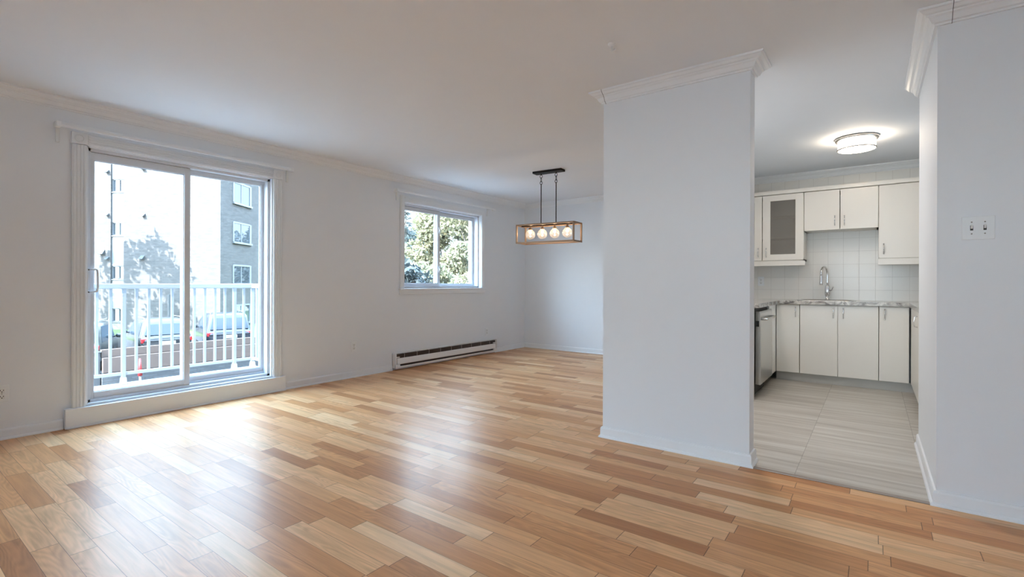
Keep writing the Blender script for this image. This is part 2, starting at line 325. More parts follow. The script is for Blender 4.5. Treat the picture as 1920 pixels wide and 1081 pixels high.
# ------------------------------------------------------------------ mesh helpers
class MB:
    def __init__(s): s.v = []; s.f = []; s.sm = []
    def add(s, vs_, fs, smooth=False):
        o = len(s.v); s.v += [tuple(p) for p in vs_]
        for f_ in fs: s.f.append(tuple(i+o for i in f_)); s.sm.append(smooth)
        return s
    def box(s, x0, x1, y0, y1, z0, z1):
        p = [(x, y, z) for x in (x0, x1) for y in (y0, y1) for z in (z0, z1)]
        return s.add(p, [(0, 1, 3, 2), (4, 6, 7, 5), (0, 4, 5, 1), (2, 3, 7, 6), (0, 2, 6, 4), (1, 5, 7, 3)])
    def hexa(s, p):   # 8 points: bottom 4 ccw, top 4 ccw
        return s.add(p, [(3, 2, 1, 0), (4, 5, 6, 7), (0, 1, 5, 4), (1, 2, 6, 5), (2, 3, 7, 6), (3, 0, 4, 7)])
    def prism(s, poly, axis, a, b):
        n = len(poly)
        def P(u, v, t): return {'x': (t, u, v), 'y': (u, t, v), 'z': (u, v, t)}[axis]
        p = [P(u, v, a) for u, v in poly] + [P(u, v, b) for u, v in poly]
        return s.add(p, [tuple(range(n-1, -1, -1)), tuple(range(n, 2*n))] + [(i, (i+1) % n, n+(i+1) % n, n+i) for i in range(n)])
    def tube(s, pts, r, seg=12, closed=False, cap=True):
        pts = [Vector(p) for p in pts]; n = len(pts); rs = r if isinstance(r, (list, tuple)) else [r]*n
        vs_ = []; up = None
        for i, p in enumerate(pts):
            a = pts[(i-1) % n] if (closed or i > 0) else p; b_ = pts[(i+1) % n] if (closed or i < n-1) else p
            t = (b_-a).normalized()
            if up is None:
                up = Vector((0, 0, 1)) if abs(t.z) < 0.9 else Vector((1, 0, 0))
            x = t.cross(up).normalized(); up = x.cross(t).normalized()
            for k in range(seg):
                an = 2*math.pi*k/seg
                vs_.append(p + (x*math.cos(an)+up*math.sin(an))*rs[i])
        fs = []
        for i in range(n if closed else n-1):
            for k in range(seg):
                a = i*seg+k; b_ = i*seg+(k+1) % seg; c = ((i+1) % n)*seg+(k+1) % seg; d = ((i+1) % n)*seg+k
                fs.append((a, b_, c, d))
        s.add(vs_, fs, True)
        if cap and not closed:
            o = len(s.v)-len(vs_)
            s.f.append(tuple(o+k for k in range(seg))[::-1]); s.sm.append(False)
            s.f.append(tuple(o+(n-1)*seg+k for k in range(seg))); s.sm.append(False)
        return s
    def lathe(s, prof, cx, cy, seg=40, smooth=True, axis='z'):
        vs_ = []
        for r, z in prof:
            for k in range(seg):
                an = 2*math.pi*k/seg; u, v = r*math.cos(an), r*math.sin(an)
                vs_.append((cx+u, cy+v, z) if axis == 'z' else ((z, cx+u, cy+v) if axis == 'x' else (cx+u, z, cy+v)))
        fs = [(i*seg+k, i*seg+(k+1) % seg, (i+1)*seg+(k+1) % seg, (i+1)*seg+k) for i in range(len(prof)-1) for k in range(seg)]
        return s.add(vs_, fs, smooth)
    def sphere(s, c, r, seg=20, rings=12, sq=(1, 1, 1)):
        vs_ = [(c[0]+r*sq[0]*math.sin(math.pi*i/rings)*math.cos(2*math.pi*k/seg), c[1]+r*sq[1]*math.sin(math.pi*i/rings)*math.sin(2*math.pi*k/seg), c[2]+r*sq[2]*math.cos(math.pi*i/rings)) for i in range(rings+1) for k in range(seg)]
        fs = [(i*seg+k, (i+1)*seg+k, (i+1)*seg+(k+1) % seg, i*seg+(k+1) % seg) for i in range(rings) for k in range(seg)]
        return s.add(vs_, fs, True)
    def build(s, name, m, parent=None, kind=None, bevel=0.0, local=False, label=None, weld=False):
        me = bpy.data.meshes.new(name)
        vs_ = s.v
        if parent is not None and not local:
            l = parent['_w'] if '_w' in parent else (0, 0, 0)
            vs_ = [(p[0]-l[0], p[1]-l[1], p[2]-l[2]) for p in vs_]
        me.from_pydata(vs_, [], s.f)
        me.polygons.foreach_set('use_smooth', s.sm)
        bm = bmesh.new(); bm.from_mesh(me)
        if weld: bmesh.ops.remove_doubles(bm, verts=bm.verts, dist=1e-5)
        bmesh.ops.recalc_face_normals(bm, faces=bm.faces); bm.to_mesh(me); bm.free()
        me.materials.append(MT[m] if isinstance(m, str) else m)
        o = bpy.data.objects.new(name, me); C.objects.link(o)
        if parent is not None:
            o.parent = parent
            if '_w' in parent: o['_w'] = list(parent['_w'])
        if kind: o['kind'] = kind
        if label: o['label'] = label
        if bevel:
            md = o.modifiers.new('bevel', 'BEVEL'); md.width = bevel; md.segments = 2; md.limit_method = 'ANGLE'; md.angle_limit = math.radians(40)
        return o

def B(*a): return MB().box(*a)

def thing(name, label, cat, loc=(0, 0, 0), rz=0.0, group=None, kind=None):
    o = bpy.data.objects.new(name, None); C.objects.link(o)
    o.location = loc; o.rotation_euler = (0, 0, rz); o['_w'] = list(loc); o.empty_display_size = 0.1
    if kind: o['kind'] = kind
    if label: o['label'] = label
    if cat: o['category'] = cat
    if group: o['group'] = group
    return o

def tag(o, label, cat, group=None):
    o['label'] = label; o['category'] = cat
    if group: o['group'] = group
    return o

def copy_tree(o, loc=None, rz=None, parent=None):
    c = o.copy(); C.objects.link(c)
    if parent is not None: c.parent = parent
    if loc is not None: c.location = loc
    if rz is not None: c.rotation_euler = (0, 0, rz)
    for ch in list(o.children): copy_tree(ch, parent=c)
    return c

def sweep_segments(path, prof, closed=False):
    """mitred moulding along a path in plan (room on the left of travel); yields one MB per segment.  prof: (out, z)"""
    n = len(path); P = [Vector((x, y)) for x, y in path]
    def nrm(i):
        d = (P[(i+1) % n]-P[i]).normalized(); return Vector((-d.y, d.x))
    offs = []
    for i in range(n):
        if not closed and i == 0: offs.append(nrm(0))
        elif not closed and i == n-1: offs.append(nrm(n-2))
        else:
            a, b = nrm((i-1) % n), nrm(i); offs.append((a+b)/(1+a.dot(b)))
    out = []
    for i in range(n if closed else n-1):
        j = (i+1) % n; m = MB(); k = len(prof)
        vs_ = [(P[q].x+offs[q].x*o, P[q].y+offs[q].y*o, z) for q in (i, j) for o, z in prof]
        fs = [(t, t+1, k+t+1, k+t) for t in range(k-1)] + [(k-1, 0, k, 2*k-1)] + [tuple(range(k))[::-1], tuple(range(k, 2*k))]
        m.add(vs_, fs); out.append(m)
    return out

# ================================================================== THE ROOM
DOOR = (1.108, 2.566, 0.155, 2.158)      # opening y0 y1 z0 z1
WIN = (4.290, 5.845, 1.035, 2.152)
WT = 0.26                                 # outer wall thickness

# floors
MB().box(XL-0.02, XE+0.1, YR-0.1, YP, -0.12, 0).box(XL-0.02, XP0+0.05, YP, YB+0.05, -0.12, 0).build('floor', 'floor', kind='structure')
B(XP0+0.05, XK+0.1, YP, YB+0.05, -0.12, 0).build('floor_kitchen', 'tilef', kind='structure')
B(XP1, XR, YP-0.018, YP+0.018, 0.0, 0.005).build('trim_threshold', 'thr', kind='structure', bevel=0.002)
# ceiling
MB().box(XL-WT, XE+0.2, YR-0.2, YC, ZC, ZC+0.25).box(XL-WT, XK+0.2, YC, YB+0.2, ZC, ZC+0.25).build('ceiling', 'ceil', kind='structure')
# window wall with two openings
wl = MB(); x0, x1 = XL-WT, XL; a, b_, c_, d_ = DOOR; e_, f_, g_, h_ = WIN
wl.box(x0, x1, YR-0.2, a, -0.3, ZC+0.05).box(x0, x1, b_, e_, -0.3, ZC+0.05).box(x0, x1, f_, YB+0.2, -0.3, ZC+0.05)
wl.box(x0, x1, a, b_, d_, ZC+0.05).box(x0, x1, a, b_, -0.3, c_).box(x0, x1, e_, f_, -0.3, g_).box(x0, x1, e_, f_, h_, ZC+0.05)
wl.build('wall_left', 'wall', kind='structure')
B(XL-0.02, XK+0.2, YB, YB+0.15, -0.1, ZC+0.05).build('wall_back', 'wall', kind='structure')
MB().box(XP0, XP1, YP, YP+PT, -0.1, ZC+0.05).box(XP0, XP0+PT, YP+PT, YB+0.02, -0.1, ZC+0.05).build('wall_partition', 'wall', kind='structure')
MB().prism([(XR, YP), (XE+0.05, YP), (XE+0.05, YC), (XR-0.004, YC)], 'z', -0.1, ZC+0.05).build('wall_switch', 'wall', kind='structure')
KW = (5.00, 5.85, 1.08, 1.92)               # kitchen window over the right-hand counter, hidden behind the corridor wall
MB().box(XK, XK+0.15, YC-0.02, KW[0], -0.1, ZC+0.05).box(XK, XK+0.15, KW[1], YB+0.05, -0.1, ZC+0.05).box(XK, XK+0.15, KW[0], KW[1], -0.1, KW[2]).box(XK, XK+0.15, KW[0], KW[1], KW[3], ZC+0.05).build('wall_kitchen_side', 'wall', kind='structure')
B(XE, XE+0.15, YR-0.1, YP+0.1, -0.1, ZC+0.05).build('wall_right', 'wall', kind='structure')
RW = (-1.75, 0.40, 0.70, 2.08)              # added window behind the camera, unseen; brings in more daylight
MB().box(XL-0.05, RW[0], YR-0.22, YR, -0.1, ZC+0.05).box(RW[1], XE+0.1, YR-0.22, YR, -0.1, ZC+0.05).box(RW[0], RW[1], YR-0.22, YR, -0.1, RW[2]).box(RW[0], RW[1], YR-0.22, YR, RW[3], ZC+0.05).build('wall_rear', 'wall', kind='structure')
B(XL-0.3, XE+0.2, YR-1.75, YR-0.2, ZC+0.02, ZC+0.2).build('sun_block_slab', 'deck', kind='structure')  # added slab out of view; keeps direct sun off the rear window
# tiled splashback, carried up above the cabinets
B(XP0+PT, XK, YB-0.010, YB, 0.90, 2.40).build('wall_tiles', 'tilew', kind='structure')

# crown moulding
cz = ZC; cp = [(0, cz-0.078), (0.012, cz-0.078), (0.014, cz-0.070), (0.024, cz-0.066), (0.031, cz-0.052), (0.036, cz-0.042), (0.046, cz-0.036),
               (0.048, cz-0.030), (0.060, cz-0.026), (0.072, cz-0.014), (0.080, cz-0.011), (0.082, cz), (0, cz)]
path = [(XP0+PT, YP+PT+1.2), (XP0+PT, YP+PT), (XP1, YP+PT), (XP1, YP), (XP0, YP), (XP0, YB), (XL, YB), (XL, YR), (XE, YR), (XE, YP), (XR, YP), (XR-0.003, YC-0.012)]
nm = ['kitchen_inner', 'kitchen_left', 'partition_end', 'partition', 'dining_right', 'back', 'left', 'rear', 'right', 'switch', 'corridor']
for k, m in enumerate(sweep_segments(path, cp)):
    m.build('trim_crown_'+nm[k], 'trim', kind='structure')
for m in sweep_segments([(XK, YB-0.010), (XP0+PT, YB-0.010)], cp): m.build('trim_crown_kitchen_back', 'trim', kind='structure')
# tiny returned end piece on the corridor crown
for m in sweep_segments([(XR-0.003, YC-0.010), (XR-0.003, YC+0.012)], [(o*0.94, z if z < cz-0.001 else cz-0.001) for o, z in cp]): m.build('trim_crown_return', 'trim', kind='structure')

# joints where lengths of crown meet
sp_ = [(o*1.015+0.0006, ZC-(ZC-z)*1.012-0.0006 if z < ZC-0.001 else ZC-0.0005) for o, z in cp]
for xa, mm in ((XP0+0.018, 'gasket'), (XP1-0.030, 'trim'), (XR+0.052, 'gasket')):
    for m in sweep_segments([(xa+0.0022, YP), (xa, YP)], sp_): m.build('trim_crown_joint', mm, kind='structure')

# baseboards with shoe
bp_ = [(0, 0), (0.024, 0), (0.024, 0.006), (0.021, 0.014), (0.014, 0.018), (0.013, 0.064), (0.009, 0.074), (0, 0.076)]
def base(nm_, path, skip=()):
    for k, m in enumerate(sweep_segments(path, bp_)):
        if k not in skip: m.build('baseboard_'+nm_, 'trim', kind='structure')
base('left', [(XL, 0.972), (XL, YR)]); base('left', [(XL, 4.098), (XL, 2.69)])
base('back', [(XP0, YB), (XL, YB), (XL, 6.17)])
base('partition', [(XP1-0.45, YP+PT), (XP1, YP+PT), (XP1, YP), (XP0, YP), (XP0, YB)])
base('switch', [(XE, YP), (XR, YP), (XR-0.003, YC)])
base('rear', [(XL, YR), (XE, YR), (XE, YP)])

# ---------------------------------------------------------------- balcony door
d = thing('door_1', None, None, (XL, 1.84, 0.155), kind='structure')
y0, y1, z0, z1 = DOOR
cw = 0.092
casing = MB()
def fluted(m, ya, yb, za, zb, vertical):
    # casing board with two soft grooves
    m.box(XL, XL+0.018, ya, yb, za, zb)
    for t in (0.16, 0.40, 0.64, 0.86):
        if vertical:
            yy = ya+(yb-ya)*t; m.box(XL+0.016, XL+0.023, yy-0.007, yy+0.007, za+0.001, zb-0.001)
        else:
            zz = za+(zb-za)*t; m.box(XL+0.016, XL+0.023, ya+0.001, yb-0.001, zz-0.007, zz+0.007)
for ya in (y0-cw, y1):
    m = MB(); fluted(m, ya+0.002, ya+cw-0.002, 0.140, z1-0.006, True); m.build('casing', 'trim', d, bevel=0.003)
    m = MB(); m.box(XL, XL+0.026, ya-0.002, ya+cw+0.002, z1-0.004, z1+0.082)
    m.lathe([(0.030, XL+0.026), (0.030, XL+0.030), (0.024, XL+0.031), (0.020, XL+0.027), (0.010, XL+0.029), (0.0005, XL+0.031)], ya+cw/2, z1+0.039, 24, axis='x')
    m.build('rosette_block', 'trim', d, bevel=0.002)
m = MB(); fluted(m, y0+0.002, y1-0.002, z1-0.004, z1+0.078, False); m.build('casing', 'trim', d, bevel=0.003)
# raised sill platform in front of the door
m = MB(); m.box(XL, XL+0.045, 0.978, 2.688, 0.0, 0.146); m.prism([(XL+0.045, 0.0), (XL+0.062, 0.0), (XL+0.060, 0.010), (XL+0.045, 0.018)], 'y', 0.985, 2.685)
m.build('sill_platform', 'trim', d, bevel=0.004)
MB().box(XL-0.16, XL+0.012, y0-0.004, y1+0.004, 0.140, 0.163).build('sill', 'vinyl', d, bevel=0.002)
# jamb liner / frame
fr = MB(); X0, X1 = XL-0.20, XL-0.035
fr.box(X0, X1, y0, y0+0.034, z0, z1).box(X0, X1, y1-0.034, y1, z0, z1).box(X0, X1, y0, y1, z1-0.034, z1).box(X0, X1, y0, y1, z0, z0+0.03)
fr.box(XL-0.108, XL-0.100, y0+0.03, y1-0.03, z0+0.028, z0+0.05).box(XL-0.108, XL-0.100, y0+0.03, y1-0.03, z1-0.06, z1-0.03)
fr.build('frame', 'vinyl', d, bevel=0.002)
lin = MB(); lin.box(XL-0.05, XL+0.002, y0-0.001, y0+0.010, z0, z1).box(XL-0.05, XL+0.002, y1-0.010, y1+0.001, z0, z1).box(XL-0.05, XL+0.002, y0, y1, z1-0.010, z1+0.001)
lin.build('jamb_liner', 'trim', d)
def sash(parent, name, xa, xb, ya, yb, za, zb, stl, str_, rt, rb_, handle=False, label=None):
    s_ = MB(); s_.box(xa, xb, ya, ya+stl, za, zb).box(xa, xb, yb-str_, yb, za, zb).box(xa, xb, ya+stl, yb-str_, zb-rt, zb).box(xa, xb, ya+stl, yb-str_, za, za+rb_)
    o = s_.build(name, 'vinyl', parent, bevel=0.002, label=label)
    gk = MB(); xm = (xa+xb)/2; q = 0.005
    gk.box(xm-0.010, xm+0.010, ya+stl, ya+stl+q, za+rb_, zb-rt).box(xm-0.010, xm+0.010, yb-str_-q, yb-str_, za+rb_, zb-rt)
    gk.box(xm-0.010, xm+0.010, ya+stl, yb-str_, zb-rt-q, zb-rt).box(xm-0.010, xm+0.010, ya+stl, yb-str_, za+rb_, za+rb_+q)
    gk.build('glazing_bead', 'vinyl', o)
    MB().box(xa+0.004, xb-0.004, ya+0.004, yb-0.004, zb-0.001, zb+0.006).build('weather_strip', 'gasket', o)
    B(xm-0.003, xm+0.003, ya+stl-0.004, yb-str_+0.004, za+rb_-0.004, zb-rt+0.004).build('glass_pane', 'glass', o)
    return o
s1 = sash(d, 'sliding_panel', XL-0.095, XL-0.050, y0+0.010, 1.842, z0+0.028, z1-0.036, 0.048, 0.046, 0.058, 0.052)
s2 = sash(d, 'fixed_panel', XL-0.155, XL-0.112, 1.800, y1-0.012, z0+0.028, z1-0.036, 0.046, 0.050, 0.036, 0.060)
hm = MB(); hx = XL-0.020
hm.tube([(XL-0.050, 1.128, 1.198), (hx, 1.128, 1.198), (hx+0.004, 1.140, 1.200), (hx+0.006, 1.170, 1.202), (hx+0.006, 1.178, 1.195), (hx+0.006, 1.180, 1.170), (hx+0.006, 1.182, 1.06), (hx+0.004, 1.176, 1.030), (hx, 1.150, 1.024), (hx, 1.128, 1.024), (XL-0.050, 1.128, 1.024)], 0.0075, 10)
ho = hm.build('pull_handle', 'vinyl', s1)
for zz in (1.198, 1.024):
    MB().lathe([(0.0055, XL-0.049), (0.0055, XL-0.009), (0.0004, XL-0.008)], 1.124, zz, 12, axis='x').build('screw', 'slot', ho, label='black screw of the door handle')
B(XL-0.052, XL-0.046, 1.118, 1.140, 1.00, 1.22).build('handle_plate', 'vinyl', s1, bevel=0.001)

# ---------------------------------------------------------------- dining window
wd = thing('window_1', None, None, (XL, 5.07, 1.035), kind='structure')
y0, y1, z0, z1 = WIN
for ya, yb in ((y0-0.070, y0), (y1, y1+0.076)):
    MB().box(XL, XL+0.018, ya, yb, z0, z1+0.082).box(XL+0.018, XL+0.024, ya+0.012 if ya < y0 else yb-0.026, ya+0.026 if ya < y0 else yb-0.012, z0, z1+0.080).build('casing', 'trim', wd, bevel=0.003)
MB().box(XL, XL+0.018, y0, y1, z1, z1+0.082).box(XL+0.018, XL+0.024, y0, y1, z1+0.050, z1+0.064).build('casing', 'trim', wd, bevel=0.003)
MB().box(XL-0.05, XL+0.040, y0-0.088, y1+0.086, z0-0.024, z0).box(XL, XL+0.022, y0-0.078, y1+0.076, z0-0.080, z0-0.022).build('sill', 'trim', wd, bevel=0.004)
fr = MB(); X0, X1 = XL-0.20, XL-0.045
fr.box(X0, X1, y0, y0+0.030, z0, z1).box(X0, X1, y1-0.030, y1, z0, z1).box(X0, X1, y0, y1, z1-0.030, z1).box(X0, X1, y0, y1, z0, z0+0.026)
fr.build('frame', 'vinyl', wd, bevel=0.002)
lin = MB(); lin.box(XL-0.05, XL+0.002, y0-0.001, y0+0.008, z0, z1).box(XL-0.05, XL+0.002, y1-0.008, y1+0.001, z0, z1).box(XL-0.05, XL+0.002, y0, y1, z1-0.008, z1+0.001)
lin.build('jamb_liner', 'trim', wd)
w1 = sash(wd, 'sliding_sash', XL-0.115, XL-0.080, y0+0.012, 5.030, z0+0.024, z1-0.034, 0.040, 0.044, 0.044, 0.042)
w2 = sash(wd, 'sliding_sash', XL-0.165, XL-0.128, 4.985, y1-0.012, z0+0.024, z1-0.034, 0.040, 0.052, 0.044, 0.036)
for zz in (1.30, 1.85):
    MB().box(XL-0.080, XL-0.068, 5.000, 5.022, zz-0.045, zz+0.045).box(XL-0.070, XL-0.058, 5.004, 5.018, zz-0.02, zz+0.015).build('sash_latch', 'plastic', w1, bevel=0.002)

# added window in the unseen wall behind the camera, for extra daylight
wd = thing('window_2_added', None, None, (-0.675, YR, 0.70), kind='structure')
x0, x1, z0, z1 = RW
MB().box(x0-0.07, x0, YR, YR+0.018, z0-0.07, z1+0.07).box(x1, x1+0.07, YR, YR+0.018, z0-0.07, z1+0.07).box(x0, x1, YR, YR+0.018, z1, z1+0.07).build('casing', 'trim', wd, bevel=0.003)
MB().box(x0-0.08, x1+0.08, YR-0.05, YR+0.04, z0-0.024, z0).build('sill', 'trim', wd, bevel=0.003)
fr = MB(); ya, yb = YR-0.17, YR-0.09; xm = (x0+x1)/2
fr.box(x0, x0+0.05, ya, yb, z0, z1).box(x1-0.05, x1, ya, yb, z0, z1).box(x0, x1, ya, yb, z1-0.05, z1).box(x0, x1, ya, yb, z0, z0+0.05).box(xm-0.03, xm+0.03, ya, yb, z0, z1)
fr.build('frame', 'vinyl', wd, bevel=0.002)
MB().box(x0+0.046, xm-0.026, YR-0.133, YR-0.127, z0+0.046, z1-0.046).box(xm+0.026, x1-0.046, YR-0.133, YR-0.127, z0+0.046, z1-0.046).build('glass_pane', 'glass', wd)

# kitchen window over the right-hand counter
wd = thing('window_3', None, None, (XK, 5.425, 1.08), kind='structure')
y0, y1, z0, z1 = KW
MB().box(XK-0.018, XK, y0-0.06, y0, z0-0.06, z1+0.06).box(XK-0.018, XK, y1, y1+0.06, z0-0.06, z1+0.06).box(XK-0.018, XK, y0, y1, z1, z1+0.06).box(XK-0.018, XK, y0, y1, z0-0.06, z0).build('casing', 'trim', wd, bevel=0.003)
fr = MB(); xa, xb = XK+0.05, XK+0.12; ym = (y0+y1)/2
fr.box(xa, xb, y0, y0+0.045, z0, z1).box(xa, xb, y1-0.045, y1, z0, z1).box(xa, xb, y0, y1, z1-0.045, z1).box(xa, xb, y0, y1, z0, z0+0.045).box(xa, xb, ym-0.025, ym+0.025, z0, z1)
fr.build('frame', 'vinyl', wd, bevel=0.002)
MB().box(XK+0.082, XK+0.088, y0+0.041, ym-0.021, z0+0.041, z1-0.041).box(XK+0.082, XK+0.088, ym+0.021, y1-0.041, z0+0.041, z1-0.041).build('glass_pane', 'glass', wd)

# ---------------------------------------------------------------- curtain rods
def rod(label, ya, yb, zr, za_br, b1, b2, zl):
    t = thing('curtain_rod', label, 'curtain rod', (XL, (ya+yb)/2, zr))
    xr = XL+0.085
    MB().prism([(xr-0.006, zr-0.017), (xr+0.006, zr-0.015), (xr+0.010, zr), (xr+0.006, zr+0.015), (xr-0.006, zr+0.017)], 'y', ya+0.03, yb-0.03).build('rod', 'trim', t, bevel=0.002)
    for yy, sg in ((ya, 1), (yb, -1)):
        MB().box(XL+0.03, xr+0.012, min(yy, yy+sg*0.035), max(yy, yy+sg*0.035), zr-0.019, zr+0.019).build('end_cap', 'trim', t, bevel=0.006)
    for yy in (b1, b2):
        MB().box(XL, XL+0.012, yy-0.011, yy+0.011, zl, zr+0.012).box(XL+0.010, xr-0.004, yy-0.009, yy+0.009, zr-0.014, zr+0.004).build('bracket', 'ivory', t, bevel=0.002)
rod('long white curtain rod above the sliding balcony door', 0.912, 2.741, 2.262, 2.13, 0.938, 2.715, 2.140)
rod('shorter white curtain rod above the small dining window', 4.095, 6.100, 2.270, 2.15, 4.165, 5.985, 2.155)

# ---------------------------------------------------------------- baseboard heater
h = thing('baseboard_heater', 'long white electric baseboard heater under the small dining window', 'heater', (XL, 5.13, 0.03))
ya, yb = 4.105, 6.163
MB().box(XL, XL+0.010, ya, yb, 0.035, 0.213).box(XL, XL+0.068, ya+0.005, yb-0.005, 0.028, 0.042).build('back_panel', 'heatw', h)
MB().prism([(XL+0.050, 0.072), (XL+0.066, 0.076), (XL+0.068, 0.086), (XL+0.062, 0.148), (XL+0.052, 0.152)], 'y', ya+0.03, yb-0.03).build('front_cover', 'heatw', h, bevel=0.003)
MB().prism([(XL, 0.208), (XL, 0.216), (XL+0.012, 0.215), (XL+0.014, 0.209)], 'y', ya+0.01, yb-0.01).build('top_lip', 'heatw', h, bevel=0.001)
MB().prism([(XL+0.050, 0.034), (XL+0.070, 0.034), (XL+0.070, 0.046), (XL+0.066, 0.050), (XL+0.050, 0.046)], 'y', ya+0.03, yb-0.03).build('bottom_lip', 'heatw', h, bevel=0.001)
B(XL+0.011, XL+0.046, ya+0.02, yb-0.02, 0.048, 0.200).build('heating_element', 'heatd', h)
for yy, w_ in ((ya, 0.075), (yb-0.075, 0.075)):
    MB().box(XL, XL+0.070, yy if yy == ya else yy+0.060, (yy+0.015) if yy == ya else yy+w_, 0.032, 0.216).box(XL+0.045, XL+0.069, yy, yy+w_, 0.036, 0.074).box(XL+0.042, XL+0.061, yy, yy+w_, 0.155, 0.170).build('end_cap', 'heatw', h, bevel=0.003)
for k in range(9):
    yy = ya+0.16+k*(yb-ya-0.32)/8
    B(XL+0.010, XL+0.052, yy-0.0025, yy+0.0025, 0.150, 0.203).build('fin_divider', 'fin', h)

# ---------------------------------------------------------------- outlets and switch
def outlet(label, axis, p, group=None):
    """axis 'x': on the window wall, facing +x;  'y': on the back wall, facing -y"""
    t = thing('electrical_outlet', label, 'electrical outlet', p)
    def pt(m, u0, u1, d0, d1, z0_, z1_):
        if axis == 'x': return m.box(p[0]+d0, p[0]+d1, p[1]+u0, p[1]+u1, p[2]+z0_, p[2]+z1_)
        return m.box(p[0]+u0, p[0]+u1, p[1]-d1, p[1]-d0, p[2]+z0_, p[2]+z1_)
    pt(MB(), -0.036, 0.036, 0, 0.006, -0.058, 0.058).build('cover_plate', 'plastic', t, bevel=0.002)
    for zz in (0.021, -0.021):
        r = pt(MB(), -0.017, 0.017, 0.004, 0.009, zz-0.015, zz+0.015).build('socket', 'ivory', t, bevel=0.004)
        m = MB(); pt(m, -0.009, -0.006, 0.006, 0.0096, zz-0.002, zz+0.008); pt(m, 0.006, 0.009, 0.006, 0.0096, zz-0.002, zz+0.007); pt(m, -0.003, 0.003, 0.006, 0.0096, zz-0.011, zz-0.005)
        m.build('slots', 'slot', r)
    pt(MB(), -0.003, 0.003, 0.004, 0.0075, -0.003, 0.003).build('screw', 'screw', t)
    return t
outlet('white wall outlet cut by the left edge of the photo, left of the balcony door', 'x', (XL, 0.652, 0.321))
outlet('white wall outlet between the balcony door and the baseboard heater', 'x', (XL, 3.534, 0.360))
outlet('faint white wall outlet low near the far room corner, past the heater end', 'x', (XL, 5.985, 0.348))
outlet('white outlet on the kitchen backsplash tiles left of the faucet', 'y', (-1.173, YB-0.010, 1.141))

t = thing('light_switch_plate', 'white double toggle light switch plate on the right-hand wall', 'light switch', (0.4035, YP, 1.375))
MB().box(0.344, 0.463, YP-0.007, YP, 1.319, 1.432).build('cover_plate', 'plastic', t, bevel=0.004)
for xx in (0.380, 0.427):
    B(xx-0.0055, xx+0.0055, YP-0.0085, YP-0.004, 1.364, 1.388).build('toggle_slot', 'slot', t, label='dark slot around the toggle')
    MB().hexa([(xx-0.004, YP-0.006, 1.370), (xx+0.004, YP-0.006, 1.370), (xx+0.004, YP-0.004, 1.386), (xx-0.004, YP-0.004, 1.386),
               (xx-0.0035, YP-0.020, 1.384), (xx+0.0035, YP-0.020, 1.384), (xx+0.0035, YP-0.018, 1.392), (xx-0.0035, YP-0.018, 1.392)]).build('toggle', 'ivory', t, bevel=0.001)
    for zz in (1.348, 1.404):
        MB().lathe([(0.0035, YP-0.0060), (0.0032, YP-0.0082), (0.0003, YP-0.0085)], xx, zz, 12, axis='y').build('screw', 'screw', t)

# ---------------------------------------------------------------- ceiling hook
t = thing('ceiling_hook', 'small white hook screwed into the bare living room ceiling', 'hook', (-1.209, 2.594, ZC))
MB().lathe([(0.0005, ZC-0.016), (0.013, ZC-0.015), (0.020, ZC-0.005), (0.021, ZC)], -1.209, 2.594, 20).build('base', 'plastic', t)
MB().tube([(-1.209, 2.594, ZC-0.010), (-1.209, 2.594, ZC-0.036), (-1.202, 2.594, ZC-0.046), (-1.192, 2.594, ZC-0.044), (-1.189, 2.594, ZC-0.034)], 0.0048, 8).build('hook', 'plastic', t)

# ---------------------------------------------------------------- dining pendant
PX, PY, PRZ = -3.18, 5.06, math.radians(4.6)
t = thing('pendant_light', 'rectangular open-frame pendant with four glass globes hanging over the dining area', 'pendant light', (PX, PY, 0), PRZ)
zt, zb = 1.826, 1.592; hl, hw = 0.392, 0.118; bw = 0.018
MB().box(-0.195, 0.195, -0.055, 0.055, ZC-0.026, ZC).build('canopy', 'bronze', t, bevel=0.003, local=True)
f = MB()
for zz in (zt-bw, zb):
    f.box(-hl, hl, -hw, -hw+bw, zz, zz+bw).box(-hl, hl, hw-bw, hw, zz, zz+bw).box(-hl, -hl+bw, -hw, hw, zz, zz+bw).box(hl-bw, hl, -hw, hw, zz, zz+bw)
for xx in (-hl, hl-bw):
    for yy in (-hw, hw-bw): f.box(xx, xx+bw, yy, yy+bw, zb, zt)
f.build('frame', 'copper', t, local=True, bevel=0.001)
MB().box(-hl+0.01, hl-0.01, -0.010, 0.010, zt-0.018, zt-0.004).build('socket_bar', 'bronze', t, local=True)
for xx in (-0.102, 0.102):
    MB().tube([(xx, 0, zt-0.02), (xx, 0, ZC-0.150)], 0.0058, 10).build('stem', 'bronze', t, local=True)
    MB().tube([(xx, 0, ZC-0.026), (xx, 0, ZC-0.040)], 0.008, 10).build('canopy_knob', 'bronze', t, local=True)
    for q, zz in enumerate((ZC-0.060, ZC-0.100, ZC-0.138)):
        rx, rz_ = (0.016, 0.019) if q != 1 else (0.010, 0.028)
        pts = [(xx+(rx*math.cos(a2) if q != 1 else 0), (0 if q != 1 else rx*math.cos(a2)), zz+rz_*math.sin(a2)) for a2 in [2*math.pi*k/16 for k in range(16)]]
        MB().tube(pts, 0.0032, 6, closed=True).build('chain_link', 'bronze', t, local=True)
